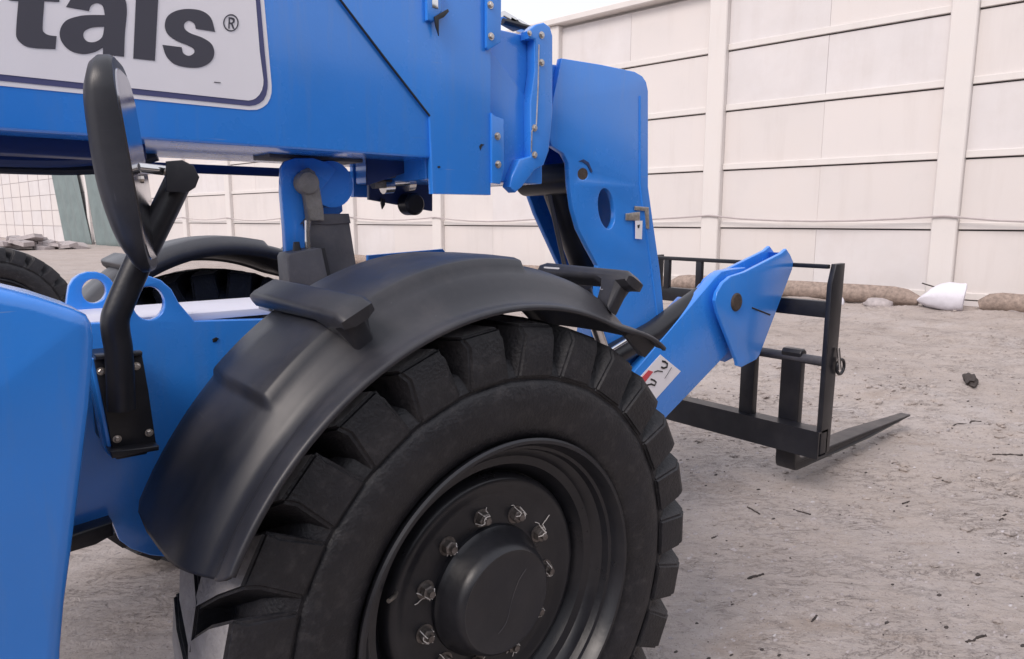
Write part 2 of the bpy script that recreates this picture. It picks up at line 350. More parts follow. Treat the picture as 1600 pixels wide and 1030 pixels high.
# farther stretch with a tighter grid
far = empty('grid_panel_wall', W0 + WD * (S_END + 1))
tag(far, 'far gridded pale wall with narrow posts beyond the green tarps', 'wall')
s_a = S_END + 0.3; step = 2.55; n_far = 12
wbox('wall_backing', s_a, s_a + n_far * step, -0.2, -0.06, 0, 6.5, 'cable', far)
for b in range(n_far):
    s0 = s_a + b * step
    wbox('post', s0 - 0.045, s0 + 0.045, -0.05, 0.015, 0, 6.5, 'cable', far, 0)
    for k in range(6):
        wbox('panel', s0 + 0.05, s0 + step - 0.05, -0.055, 0.0, k * 1.08 + 0.03, k * 1.08 + 1.078, rngw.choice(('wall', 'wall2')), far, 0)

# sagging cable along the wall
pts = []
for b in range(-2, 9):
    for k in range(6):
        t = k / 6; s = 0.2 + (b + t) * PITCHW
        z = 1.64 - 0.10 * math.sin(math.pi * t) + 0.03 * math.sin(b * 2.1)
        pts.append(W0 + WD * s + WN * (0.19 + 0.0 * t) + UP * z)
tag(tube('cable', pts, 0.020, 'cable', None, 6), 'thin pale cable strung along the panelled wall', 'cable')

# ------------------------------------------------------------------ green tarps hanging on the wall
def wall_sz(px, py, d=0.25):
    r = ray(px, py); q = W0 + WN * d; t = (q - CAM).dot(WN) / r.dot(WN); p = CAM + r * t
    return ((p - W0).dot(WD), p.z)
def tarp(corners, seed, label):
    (s00, z00), (s10, z10), (s11, z11), (s01, z01) = corners     # bottom-left.. in (s, z)
    bm = bmesh.new(); N, Mz = 60, 14; grid = []
    for j in range(Mz + 1):
        v = j / Mz; row = []
        for i in range(N + 1):
            u = i / N
            s = (s00 * (1 - u) + s10 * u) * (1 - v) + (s01 * (1 - u) + s11 * u) * v
            z = (z00 * (1 - u) + z10 * u) * (1 - v) + (z01 * (1 - u) + z11 * u) * v
            d = 0.24 + 0.05 * math.sin(u * 21 + seed + 0.6 * v) + 0.05 * noise.noise((u * 9, v * 2, seed)) * (1.4 - v)
            row.append(bm.verts.new(W0 + WD * s + WN * d + UP * z))
        grid.append(row)
    for j in range(Mz):
        for i in range(N): bm.faces.new((grid[j][i], grid[j][i + 1], grid[j + 1][i + 1], grid[j + 1][i]))
    o = link('tarp', from_bm(bm, 'tarp'), 'tarp', None, 60)
    md = o.modifiers.new('thickness', 'SOLIDIFY'); md.thickness = 0.01
    return tag(o, label, 'tarp', 'green tarps hung on the wall')
tarp((wall_sz(104, 386), wall_sz(145, 388), wall_sz(108, 225), wall_sz(72, 225)), 1, 'plain green-grey tarp beside the gridded wall')
tarp((wall_sz(150, 389), wall_sz(205, 391), wall_sz(192, 225), wall_sz(123, 225)), 5, 'folded green-grey tarp between bare wall and the plain tarp')

# ------------------------------------------------------------------ straw wattles, sandbag, stones at the wall foot
def blob(name, loc, dims, mat, seed, rz=0, sub=3, rough=0.18, flat=False):
    bm = bmesh.new(); bmesh.ops.create_icosphere(bm, subdivisions=sub, radius=1)
    for v in bm.verts:
        n_ = v.co.normalized(); k = 1 + rough * noise.noise(n_ * 1.7 + Vector((seed, seed * 2, 0))) + rough * .4 * noise.noise(n_ * 5 + Vector((seed, 0, 0)))
        v.co = n_ * k
        if flat and v.co.z < -0.45: v.co.z = -0.45
        v.co = Vector((v.co.x * dims[0], v.co.y * dims[1], v.co.z * dims[2]))
    o = link(name, from_bm(bm, name), mat, None, 60); o.location = loc; o.rotation_euler = (0, 0, rz); return o
seg_ends = [(-9, -4.4), (-4.3, -0.55), (0.4, 5.5), (5.6, 11.0), (11.1, 16.5), (16.6, 22), (22.1, 28)]
wl = ['straw wattle running off along the wall foot beyond the sagging wattle', 'thick straw wattle whose end lies against the white sandbag, sagging along the wall', 'long straw wattle behind the fork carriage reaching to the white sandbag',
      'straw wattle along the wall foot behind the blue gooseneck', 'straw wattle along the wall foot beyond the gooseneck', 'straw wattle lying by the wall foot under the boom', 'straw wattle by the wall foot beyond the lift cylinder']
for i, (a, b) in enumerate(seg_ends):
    path = []; rads = []
    for k in range(25):
        t = k / 24; s = a + (b - a) * t
        p = W0 + WD * s + WN * (0.62 + 0.06 * noise.noise((s * .4, i, 0)))
        rr = 0.175 * (1 + 0.12 * noise.noise((s * 1.1, 4, i))) * (0.55 if k in (0, 24) else 0.9 if k in (1, 23) else 1)
        path.append(p + UP * (rr * 0.93)); rads.append(rr)
    tag(tube('straw_wattle', path, rads, 'wattle', None, 18), wl[i], 'wattle', 'straw wattles along the wall')
# white sandbag between two wattles
sb = W0 + WD * 0.05 + WN * 0.74
bm = bmesh.new(); bmesh.ops.create_cube(bm, size=2); bmesh.ops.subdivide_edges(bm, edges=bm.edges[:], cuts=7, use_grid_fill=True)
for v in bm.verts:
    x, y, z = v.co
    s_ = (1 - 0.35 * abs(x) ** 3)
    n_ = noise.noise((x * 1.6, y * 1.6, z * 1.6 + 5))
    v.co = Vector((x * 0.36 * (1 - 0.22 * (z + 1) / 2) - 0.06 * (z + 1), y * 0.24 * (1 - .28 * z * z), z * 0.25 * (1 - 0.55 * max(0, x) ** 2) * (1 - 0.25 * y * y) + 0.035 * n_ + 0.012 * noise.noise((x * 5, y * 5, z * 5))))
o = link('sandbag', from_bm(bm), 'sandbag', None, 60); o.location = sb + UP * 0.23; o.rotation_euler = (0, 0, WA + R(8))
o.modifiers.new('soft', 'SUBSURF').render_levels = 1
tag(o, 'white woven sandbag slumped between two straw wattles at the wall foot', 'sandbag')
tk = tube('tie_cord', [(0.30, -0.12, 0.20), (0.12, -0.20, 0.14), (-0.1, -0.25, 0.10)], 0.012, 'twig', o, 6)
pp = at(1372, 479, 'z', 0)
tag(blob('stone', pp + UP * 0.05, (0.26, 0.22, 0.11), 'stone', 3, 1.2, flat=True), 'low pale rounded stone half sunk in front of the long wattle', 'stone')
pp = at(1585, 488, 'z', 0)
tag(blob('stone', pp + UP * 0.03, (0.5, 0.3, 0.10), 'stone', 9, 1.5, flat=True), 'broad flat pale stone in front of the sagging wattle end', 'stone')
pp = at(1312, 477, 'z', 0)
tag(blob('stone', pp + UP * 0.05, (0.09, 0.08, 0.11), 'sandbag', 5, 0.5, 2), 'small white stone beside the carriage upright by the wattle', 'stone')
pp = at(1515, 603, 'z', 0)
tag(blob('dirt_clod', Vector((pp.x, pp.y, ground_h(pp.x, pp.y) + 0.02)), (0.21, 0.055, 0.05), 'twig', 12, R(20), 3, 0.5), 'dark lump of rotted wood lying on the rutted ground', 'debris')

# ------------------------------------------------------------------ low dark block added behind the camera, unseen, to cut low sky light
M['blocker'] = node_mat('dark_blocker_skin', (0.085, 0.075, 0.07), 0.7, var=0.15, scale=2, streak=(0.14, 0.11, 0.09), streak_amt=0.3, sscale=(2, 2, 0.2))
blocker = empty('sky_light_blocker', (0, -6.2, 0))
tag(blocker, 'long low dark block added out of view to shade the near side', 'blocker')
for k in range(12):
    x0 = -13 + k * 2.4
    box('blocker_panel', (x0, -0.03 * (k % 2), 0.0), (x0 + 2.39, 0.06, 3.1), 'blocker', blocker, 0.01)
box('blocker_body', (-13, -4.0, 0.0), (15.7, -0.035, 3.08), 'blocker', blocker, 0.02)
box('blocker_top', (-13.3, -4.2, 3.11), (16.0, 0.35, 3.22), 'blocker', blocker, 0.02)

# ------------------------------------------------------------------ slab rubble heap far left
rp = at(40, 391, 'z', 0); rub = empty('rubble_pile', (rp.x, rp.y, 0))
tag(rub, 'heap of broken pale slabs in front of the gridded far wall', 'rubble')
rr_ = random.Random(5)
for i in range(34):
    a = rr_.uniform(-1, 1); hgt = (1 - abs(a)) * rr_.uniform(0.0, 0.55)
    n_ = rr_.randint(5, 7); rad = rr_.uniform(0.35, 0.7)
    poly = [(rad * rr_.uniform(.75, 1.1) * math.cos(2 * math.pi * k / n_) * 1.5, rad * rr_.uniform(.7, 1.1) * math.sin(2 * math.pi * k / n_)) for k in range(n_)]
    bm = bmesh.new(); t_ = rr_.uniform(.12, .22)
    lo = [bm.verts.new((x, y, 0)) for x, y in poly]; hi = [bm.verts.new((x * .95, y * .95, t_)) for x, y in poly]
    bm.faces.new(lo[::-1]); bm.faces.new(hi)
    for k in range(n_): bm.faces.new((lo[k], lo[(k + 1) % n_], hi[(k + 1) % n_], hi[k]))
    o = link('slab', from_bm(bm), 'stone', rub, 0)
    o.location = (a * 2.6, rr_.uniform(-.5, .8) + 0.6, hgt); o.rotation_euler = (R(rr_.uniform(-18, 18)), R(rr_.uniform(-18, 18)), rr_.uniform(0, 6))

# ================================================================== WHEEL (one prototype)
def lug_mesh(sgn):
    st = [(-0.176, 0.0, 0.566, 0.664, 5.5, 4.1), (-0.163, 0.3, 0.566, 0.690, 6.0, 4.6), (-0.09, 4.0, 0.585, 0.698, 6.0, 4.8), (0.012, 10.0, 0.585, 0.700, 5.6, 4.6)]
    bm = bmesh.new(); rows = []
    for y, sh, rb, rt, wb, wt in st:
        row = []
        for r, wd in ((rb, -wb), (rt, -wt), (rt, wt), (rb, wb)):
            a = R(90 + sh + wd); row.append(bm.verts.new((r * math.cos(a), y * sgn, r * math.sin(a))))
        rows.append(row)
    top = []
    for a, b in zip(rows, rows[1:]):
        for k in range(4):
            f = bm.faces.new((a[k], a[(k + 1) % 4], b[(k + 1) % 4], b[k]))
            if k == 1 and a is not rows[0]: f.material_index = 1
    bm.faces.new(rows[0]); bm.faces.new(rows[-1][::-1])
    bmesh.ops.recalc_face_normals(bm, faces=bm.faces)
    bmesh.ops.bevel(bm, geom=[e for e in bm.edges if e.calc_face_angle(0) > 0.5], offset=0.006, segments=2, affect='EDGES')
    for i, v in enumerate(bm.verts): v.co *= 1 + 0.0035 * noise.noise(v.co * 40)
    return from_bm(bm, 'tread_lug')
def make_wheel():
    wh = empty('front_wheel')
    half = [(-0.135, 0.400), (-0.158, 0.418), (-0.172, 0.45), (-0.180, 0.49), (-0.181, 0.52), (-0.176, 0.545), (-0.170, 0.556), (-0.1655, 0.558), (-0.165, 0.564), (-0.169, 0.568), (-0.163, 0.584), (-0.150, 0.606), (-0.12, 0.620), (-0.05, 0.627)]
    prof = half + [(0, 0.628)] + [(-y, r) for y, r in half[::-1]]
    link('tyre', lathe_mesh(prof, 128), 'rubber', wh, 50)
    for sgn, off in ((1, 0.0), (-1, 360 / 52)):
        me = lug_mesh(sgn)
        me.materials.append(M['rubber']); me.materials.append(M['rubber_worn']); me.shade_smooth(); me.set_sharp_from_angle(angle=R(40))
        for k in range(26):
            o = bpy.data.objects.new('tread_lug', me); COL.objects.link(o); o.parent = wh
            o.rotation_euler = (0, R(k * 360 / 26 + off + 5), 0)
    rimp = [(-0.130, 0.398), (-0.158, 0.412), (-0.172, 0.416), (-0.177, 0.411), (-0.176, 0.403), (-0.160, 0.394), (-0.140, 0.388), (-0.136, 0.380), (-0.118, 0.374), (-0.112, 0.362), (-0.095, 0.352), (-0.088, 0.330), (-0.055, 0.312), (-0.040, 0.300), (-0.040, 0.296)]
    link('rim', lathe_mesh(rimp, 128), 'rim', wh, 40)
    disc = [(-0.030, 0.300), (-0.066, 0.298), (-0.076, 0.292), (-0.080, 0.284), (-0.078, 0.272), (-0.070, 0.255), (-0.068, 0.240), (-0.070, 0.20), (-0.070, 0.150)]
    link('wheel_disc', lathe_mesh(disc, 96), 'rim', wh, 40)
    hub = [(-0.060, 0.172), (-0.080, 0.168), (-0.090, 0.158), (-0.128, 0.146), (-0.144, 0.138), (-0.151, 0.130), (-0.149, 0.124), (-0.153, 0.06), (-0.154, 0.0)]
    link('hub', lathe_mesh(hub, 64), 'rim', wh, 30)
    link('rim_inside', lathe_mesh([(-0.04, 0.297), (0.10, 0.36), (0.175, 0.41)], 64), 'rim', wh, 40)
    nut = hex_bolt_mesh(0.0175, 0.020); nut.materials.append(M['nut'])
    stud = tube_mesh([(0, 0, 0), (0, -0.033, 0)], 0.0085, 10); stud.materials.append(M['nut'])
    rm = random.Random(4); marks = []
    for q in range(4):
        bm = bmesh.new(); mm = bpy.data.meshes.new('paint_mark'); vs_, fs_ = [], []
        for st in range(3):
            p = Vector((rm.uniform(-.022, .022), 0, rm.uniform(-.022, .022))); a_ = rm.uniform(0, 6.3); ptsm = []
            for t in range(6):
                ptsm.append(Vector((p.x, -0.0225 - 0.006 * (p.length < .014) - (0.0 if p.length < .0185 else -0.019), p.z))); a_ += rm.uniform(-.9, .9); p = p + Vector((math.cos(a_), 0, math.sin(a_))) * 0.008
            t_me = tube_mesh(ptsm, 0.0012, 5); b0 = len(vs_); vs_ += [tuple(v.co) for v in t_me.vertices]; fs_ += [tuple(b0 + i for i in f.vertices) for f in t_me.polygons]; bpy.data.meshes.remove(t_me)
        bm.free(); mm.from_pydata(vs_, [], fs_); mm.materials.append(M['paint_mark']); marks.append(mm)
    tube('chalk_line', smooth_path([(-0.03, -0.1545, -0.072), (-0.005, -0.1545, -0.05), (0.01, -0.1545, 0.0), (0.03, -0.1545, 0.045), (0.055, -0.154, 0.07)]), 0.0005, 'grey', wh, 5)
    for k in range(11):
        a = R(97.4 + k * 360 / 11)
        o = bpy.data.objects.new('lug_nut', nut); COL.objects.link(o); o.parent = wh
        o.location = (0.197 * math.cos(a), -0.069, 0.197 * math.sin(a)); o.rotation_euler = (0, 0.4 * k, 0)
        s_ = bpy.data.objects.new('stud', stud); COL.objects.link(s_); s_.parent = wh; s_.location = o.location
        pm = bpy.data.objects.new('paint_mark', marks[k % 4]); COL.objects.link(pm); pm.parent = wh; pm.location = o.location; pm.rotation_euler = (0, k * 1.3, 0)
    tube('valve_stem', [(-0.27, -0.075, 0.08), (-0.30, -0.12, 0.10), (-0.33, -0.145, 0.11)], 0.005, 'zinc', wh, 8)
    return wh
TEL = empty('telehandler')
tag(TEL, 'blue telescopic forklift with black fenders and forks, white lettered panel on its boom', 'forklift')
wheel = make_wheel(); wheel.parent = TEL; wheel.location = (0, -1.03, 0.66); wheel.rotation_euler = (0, R(2), 0)
w2 = copy_tree(wheel, TEL); w2.location = (0, 1.03, 0.66); w2.rotation_euler = (0, R(9), math.pi)
tube('axle', [(0, -0.98, 0.66), (0, -0.6, 0.66), (0, 0.6, 0.66), (0, 0.98, 0.66)], [0.14, 0.11, 0.11, 0.14], 'black_metal', TEL, 20)
# other machine's tyre, seen past the engine cover
tp = at(-18, 497, 'y', 5.4)
w3 = copy_tree(wheel, None); w3.name = 'lugged_tyre'; w3.location = (tp.x, 5.4, 0.66); w3.rotation_euler = (0, 0.3, R(10))
tag(w3, 'dark lugged wheel standing beyond the blue engine cover near the rubble heap', 'wheel')

# ================================================================== FENDERS
def fender_mesh(side):
    """side -1: near side, +1: far side; swept about the axle at z 0.66"""
    sec = [(-0.742, 0.795), (-0.742, 0.818), (-0.748, 0.832), (-0.765, 0.840), (-0.80, 0.845), (-0.90, 0.848), (-1.00, 0.848), (-1.06, 0.846), (-1.090, 0.8405), (-1.096, 0.838), (-1.106, 0.834), (-1.116, 0.829), (-1.124, 0.824), (-1.142, 0.810), (-1.160, 0.788),
           (-1.178, 0.765), (-1.190, 0.752), (-1.199, 0.745), (-1.212, 0.742), (-1.226, 0.741), (-1.233, 0.737), (-1.235, 0.728)]
    def sstep(e0, e1, x): t = max(0, min(1, (x - e0) / (e1 - e0))); return t * t * (3 - 2 * t)
    bm = bmesh.new(); rows = []; NT = 240
    for i in range(NT + 1):
        row = []
        for y, r in sec:
            u = abs((y + 0.98) / 0.26)
            th1 = 157.5 - 4.5 * u ** 5 if y > -0.98 else 157.5 - 3.5 * min(u, 1) ** 5
            th0 = 48.0
            th = th0 + (th1 - th0) * i / NT
            wing = sstep(-1.115, -1.095, y) * (1 - sstep(-0.785, -0.760, y))
            skew = (y + 1.0) * -14
            up_ = sstep(80 + skew, 80.9 + skew, th) * (1 - sstep(132.0, 133.8, th))
            rr = r + 0.018 * up_ * wing
            f = 1 - sstep(48, 66, th)        # front end tapers and lifts to a lip
            crown = sstep(0.735, 0.80, r)
            rr = rr + f * ((0.045 if r < 0.76 else 0.0) - 0.020 * crown)
            rr -= 0.044 * sstep(90, 150, th) * crown + 0.019 * crown
            yy = y
            a = R(th)
            row.append(bm.verts.new((rr * math.cos(a), yy * -side, 0.66 + rr * math.sin(a))))
        rows.append(row)
    for a, b in zip(rows, rows[1:]):
        for k in range(len(sec) - 1): bm.faces.new((a[k], a[k + 1], b[k + 1], b[k]))
    return from_bm(bm, 'fender')
def fender(side):
    o = link('fender', fender_mesh(side), 'black_plastic', TEL, 85)
    md = o.modifiers.new('thickness', 'SOLIDIFY'); md.thickness = 0.009; md.offset = -1 if side < 0 else 1
    def bar(th, r0, y_far, wd, lift):
        """lateral marker bar: long arm over the fender whose outer end turns down into a foot"""
        yn = -1.19
        prof = [(y_far, lift + 0.006), (y_far - 0.015, lift - 0.010), (-1.06, lift - 0.006), (-1.085, lift - 0.016), (-1.092, -0.02), (-1.150, -0.045), (-1.158, lift - 0.018), (yn, lift - 0.012), (yn - 0.003, lift + 0.012), (yn + 0.02, lift + 0.028), (y_far - 0.03, lift + 0.034), (y_far, lift + 0.024)]
        me = flat_mesh([prof], wd, 0.013, 'marker_bar')
        a = R(th); er = Vector((math.cos(a), 0, math.sin(a))); et = Vector((-math.sin(a), 0, math.cos(a)))
        for v in me.vertices:
            y, t, h = v.co.x, v.co.y - wd / 2, v.co.z
            t *= (0.62 if h < lift - 0.008 and y < -1.05 else 1.0)
            p = er * (r0 + h) + et * t; v.co = (p.x, y * -side, 0.66 + p.z)
        bm = bmesh.new(); bm.from_mesh(me); bmesh.ops.recalc_face_normals(bm, faces=bm.faces); bm.to_mesh(me); bm.free()
        link('marker_bar', me, 'black_plastic', o, 40)
        for yy in (-1.105, -1.135):
            p = er * (r0 + 0.016) + et * (wd * .3); q = er * (r0 + 0.016) + et * (wd * .31 + 0.006)
            tube('foot_bolt', [(p.x, yy * -side, 0.66 + p.z), (q.x, yy * -side, 0.66 + q.z)], 0.008, 'zinc', o, 8)
        p = er * (r0 + lift + 0.004) + et * (wd * 0.36)
        box('marker_lens', (p.x - 0.005, min((y_far - 0.03) * -side, (y_far - 0.10) * -side), 0.66 + p.z - 0.018), (p.x + 0.006, max((y_far - 0.03) * -side, (y_far - 0.10) * -side), 0.66 + p.z + 0.016), 'lens', o, 0.004)
    bar(117.0, 0.800, -0.70, 0.078, 0.034)
    bar(60, 0.83, -0.82, 0.070, 0.045)
    return o
fender(-1); fender(1)

# ================================================================== CHASSIS
Yc = -0.60
hole2 = ring(233, 474, 25, 26, 28)
side = plate('chassis', [(-60, 520), (60, 512), (150, 505), (196, 504), (199, 475), (203, 450), (214, 437), (232, 431), (252, 438), (268, 452), (280, 474), (304, 502), (412, 499), (640, 492), (760, 520), (760, 800), (560, 900), (235, 868), (205, 858), (187, 845), (176, 817), (95, 842), (-60, 870)],
             Yc, 0.03, 'blue', TEL, [hole2], 0.003)
a1 = at(150, 503, 'y', Yc); a2 = at(412, 499, 'y', Yc)
box('top_plate', (-2.0, Yc + 0.031, a1.z - 0.022), (0.75, -0.29, a1.z - 0.003), 'pale_deck', side, 0.002)
plate('lug_plate', chaikin([(100, 520), (104, 470), (109, 440), (130, 425), (158, 425), (176, 438), (186, 462), (200, 520)], 1), -0.30, 0.03, 'blue', side, [ring(147, 455, 19, 19)], 0.003)
box('chassis_rail', (-2.0, 0.56, 0.90), (0.85, 0.60, 1.14), 'blue', side, 0.005)
plate('step_guard', [(40, 862), (95, 842), (176, 816), (179, 838), (168, 842), (150, 852), (97, 868), (40, 884)], Yc - 0.05, 0.06, 'black_metal', side, (), 0.006)
plate('front_panel', [(575, 399), (692, 389), (760, 470), (575, 480)], 0.40, 0.02, 'blue', side, (), 0.003)
box('chassis_nose', (0.60, -0.57, 0.55), (0.95, 0.56, 1.10), 'black_metal', side, 0.02)
# small square port in the side plate
p = at(336, 531, 'y', Yc); 
plate('port_plug', [(332, 530), (338, 527), (342, 529), (338, 534), (333, 535)], Yc - 0.002, 0.004, 'ink', side, (), 0.0005)
# engine cover
Ye = -1.20
cov = [(-1.9 + 0, 1.47), (-1.5, 1.51)] + [XZ(*q, Ye) for q in ((0, 452), (60, 466), (118, 485), (138, 494), (146, 508), (149, 530), (148, 570), (142, 640), (130, 740), (115, 860), (103, 950), (97, 1020), (94, 1120), (92, 1250))] + [(-1.9, 0.62)]
me = flat_mesh([cov], 0.19, 0.022, 'engine_cover')
for v in me.vertices: v.co.y += Ye
cover = link('engine_cover', me, 'blue', TEL, 50)
box('engine_bay', (-1.9, -1.015, 1.00), (-0.90, -0.61, 1.37), 'black_metal', cover, 0.02)

# ================================================================== BOOM
Yb = -0.30
zb = XZ(340, 225, Yb)[1]
BX0, BX1, BT = -3.2, XZ(676, 240, Yb)[0], 2.44
boom = box('boom', (BX0, Yb, zb), (BX1 + 0.25, -Yb, BT), 'blue', TEL, 0.012, None, 3)
box('cable_tray', (BX0, 0.325, zb - 0.047), (XZ(640, 270, 0.33)[0], 0.345, zb - 0.014), 'dark_blue', boom, 0.003)
tube('hose', smooth_path([(-2.0, 0.20, zb - 0.05), (-0.9, 0.22, zb - 0.06), (-0.55, 0.2, zb - 0.05), (-0.40, 0.15, zb - 0.005)]), 0.018, 'black_metal', boom, 10)
tube('hose', smooth_path([(-2.0, 0.05, zb - 0.04), (-0.9, 0.06, zb - 0.045), (-0.6, 0.05, zb - 0.03), (-0.5, 0.04, zb + 0.01)]), 0.022, 'dark_blue', boom, 10)
box('guide_bar', (-1.6, -0.16, zb - 0.045), (-0.50, -0.06, zb + 0.004), 'dark_blue', boom, 0.008)
box('wear_shim', (-0.12, -0.10, zb - 0.012), (0.22, 0.05, zb + 0.002), 'grey', boom, 0.003)

# decal: white panel, dark border line, white outline and lettering (traced on the boom side plane)
Z1 = 3.433
def dz(pts): return [(x / Z1, y / Z1) for x, y in pts]
def boomxz(pts, y): return [XZ(x, y_, y) for x, y_ in dz(pts)]
def rrect_corner(right_top, right_bot, corner, bot_right):
    return [right_top, right_bot] + corner + [bot_right]
def panel_loop(pts, y, top):
    lp = boomxz(pts, y); zl = lp[-1][1]
    return [(lp[0][0] - 0.02, top)] + lp + [(-2.6, zl), (-2.6, top)]
outer = panel_loop([(1415, 0), (1440, 280), (1456, 460), (1455, 500), (1447, 530), (1432, 558), (1408, 577), (1380, 589), (1335, 591)], Yb, 2.36)
mid_ = panel_loop([(1393, 0), (1418, 280), (1434, 440), (1433, 475), (1426, 510), (1412, 537), (1390, 555), (1368, 565), (1335, 569)], Yb, 2.335)
inner = panel_loop([(1368, 0), (1390, 280), (1410, 430), (1409, 455), (1402, 485), (1388, 510), (1370, 528), (1352, 537), (1330, 541)], Yb, 2.30)
dec = plate('decal_panel', outer, Yb - 0.0020, 0.0020, 'white', boom, (), 0, world=True)
plate('decal_border', mid_, Yb - 0.0035, 0.0015, 'border', boom, (), 0, world=True)
plate('decal_field', inner, Yb - 0.0050, 0.0015, 'white', boom, (), 0, world=True)
def smooth_closed(pts, per=5):
    """Catmull-Rom through points; a point given twice stays a sharp corner"""
    out = []; n = len(pts)
    for i in range(n):
        a, b, c, d = (Vector(pts[(i + k) % n]) for k in (-1, 0, 1, 2))
        if (b - c).length < 1e-6: continue
        if (a - b).length < 1e-6: a = b - (c - b) * .5
        if (c - d).length < 1e-6: d = c + (c - b) * .5
        for k in range(per):
            t = k / per; q = 0.5 * ((2 * b) + (c - a) * t + (2 * a - 5 * b + 4 * c - d) * t * t + (3 * b - a - 3 * c + d) * t ** 3)
            out.append((q.x, q.y))
    return out
def S(p): return [p, p]
def letter(loops, name='letter'):
    lp = [[XZ(x / Z1, y / Z1, Yb) for x, y in smooth_closed(l)] for l in loops]
    me = flat_mesh(lp, 0.0015, 0, name)
    for v in me.vertices: v.co.y += Yb - 0.0065
    return link(name, me, 'letter', boom, 0)
letter([S((97, 10)) + [(85, 165), (92, 212), (128, 246), (180, 260)] + S((296, 266)) + S((302, 197)) + [(262, 192), (236, 178), (227, 150)] + S((236, 10)) + S((316, 14)) + S((322, -72)) + S((241, -80)) + S((246, -190)) + S((108, -175)) + S((103, -92)) + S((50, -98)) + S((46, 5))])
letter([S((352, 40)) + S((475, 62)) + [(486, 35), (515, 20), (548, 34)] + S((560, 84)) + [(480, 84), (420, 90), (352, 114), (320, 165), (327, 222), (372, 272), (440, 292), (505, 282)] + S((550, 258)) + S((550, 294)) + S((663, 306)) + [(668, 180), (678, 60), (662, -10), (600, -56), (510, -66), (415, -45)],
        S((557, 146)) + [(495, 150), (452, 170), (446, 202), (470, 227), (512, 226), (546, 200)]])
letter([S((735, -200)) + S((856, -188)) + S((828, 328)) + S((712, 316))])
letter([S((1150, 173)) + S((1048, 157)) + [(1038, 128), (1010, 114), (986, 130), (988, 158), (1020, 182), (1082, 205), (1130, 238), (1146, 284), (1130, 330), (1082, 360), (1020, 365), (942, 350), (892, 308)] + S((868, 243)) + S((971, 256)) + [(980, 288), (1010, 302), (1038, 286), (1034, 262), (1000, 244), (942, 220), (897, 186), (881, 140), (896, 90), (945, 60), (1010, 51), (1080, 62), (1128, 100)]])
letter([ring(1235, 125, 41, 46, 16, tilt=0), ring(1235, 125, 35, 40, 16)], 'registered_ring')
letter([S((1221, 155)) + S((1223, 95)) + S((1240, 96)) + [(1254, 104), (1254, 122)] + S((1244, 130)) + S((1254, 158)) + S((1246, 157)) + S((1236, 132)) + S((1228, 131)) + S((1228, 156)), S((1229, 123)) + S((1238, 124)) + S((1246, 118)) + S((1245, 108)) + S((1230, 103))], 'registered_letter')
letter([S((1145, 441)) + S((1180, 444)) + S((1180, 447)) + S((1145, 445))], 'decal_mark')

# front collar plate with the slanted seam
Yk = Yb - 0.012
col = plate('collar_plate', [(440, -120), (534, 2), (600, 88), (672, 181), (677, 303), (767, 305), (767, -110)], Yk, 0.03, 'blue', boom, (), 0.0025)
tube('seam', [at(x, y, 'y', Yk + 0.004) for x, y in ((441, -122), (533, 1), (599, 88), (671.5, 181))], 0.0045, 'gap_black', boom, 8)  # black strip painted in for the shadow gap along the plate edge
plate('port_plug', [(749, 229), (752, 225), (757, 226), (753, 229), (751, 235)], Yk - 0.002, 0.004, 'ink', boom, (), 0)
plate('port_plug', ring(686, 261, 2.3, 1.6, 10), Yk - 0.002, 0.004, 'ink', boom, (), 0)
# collar goes round the boom
cx0, cx1 = XZ(676, 240, Yk)[0], XZ(767, 240, Yk)[0]; zc0 = XZ(720, 303, Yk)[1]
box('collar_far_plate', (cx0, -Yb - 0.015, zc0), (cx1, -Yb + 0.015, BT), 'blue', boom, 0.003)
box('collar_bottom', (cx0 + 0.01, Yb + 0.02, zc0 + 0.05), (cx1 - 0.01, -Yb - 0.016, zc0 + 0.08), 'dark_blue', boom, 0.003)
# bolted wear-pad strips
st1 = plate('wear_pad_strip', [(761, -60), (784, -60), (783, 66), (764, 78), (761, 74)], Yk - 0.018, 0.017, 'blue', TEL, (), 0.003)
bolt(766, 8, Yk - 0.018, st1, 0.9); bolt(767, 57, Yk - 0.018, st1, 0.9)
st2 = plate('wear_pad_strip', [(768, 176), (773, 181), (787, 186), (788, 262), (782, 288), (769, 286)], Yk - 0.010, 0.016, 'blue', TEL, (), 0.003)
bolt(777, 213, Yk - 0.010, st2, 0.95); bolt(778, 257, Yk - 0.010, st2, 0.95)
# latch on the collar
lat = plate('latch', [(667, -20), (691, -20), (691, 18), (677, 33), (668, 31)], Yk - 0.02, 0.019, 'blue', TEL, (), 0.004)
plate('latch_tongue', [(679, 26), (700, 14), (702, 18), (694, 27), (686, 31), (686, 56), (681, 40)], Yk - 0.026, 0.006, 'black_metal', lat, (), 0.001)
box('latch_slot', at(680, 2, 'y', Yk - 0.0225) - Vector((.012, 0, .022)), at(680, 2, 'y', Yk - 0.0225) + Vector((.012, .003, .022)), 'chrome', lat, 0.001)

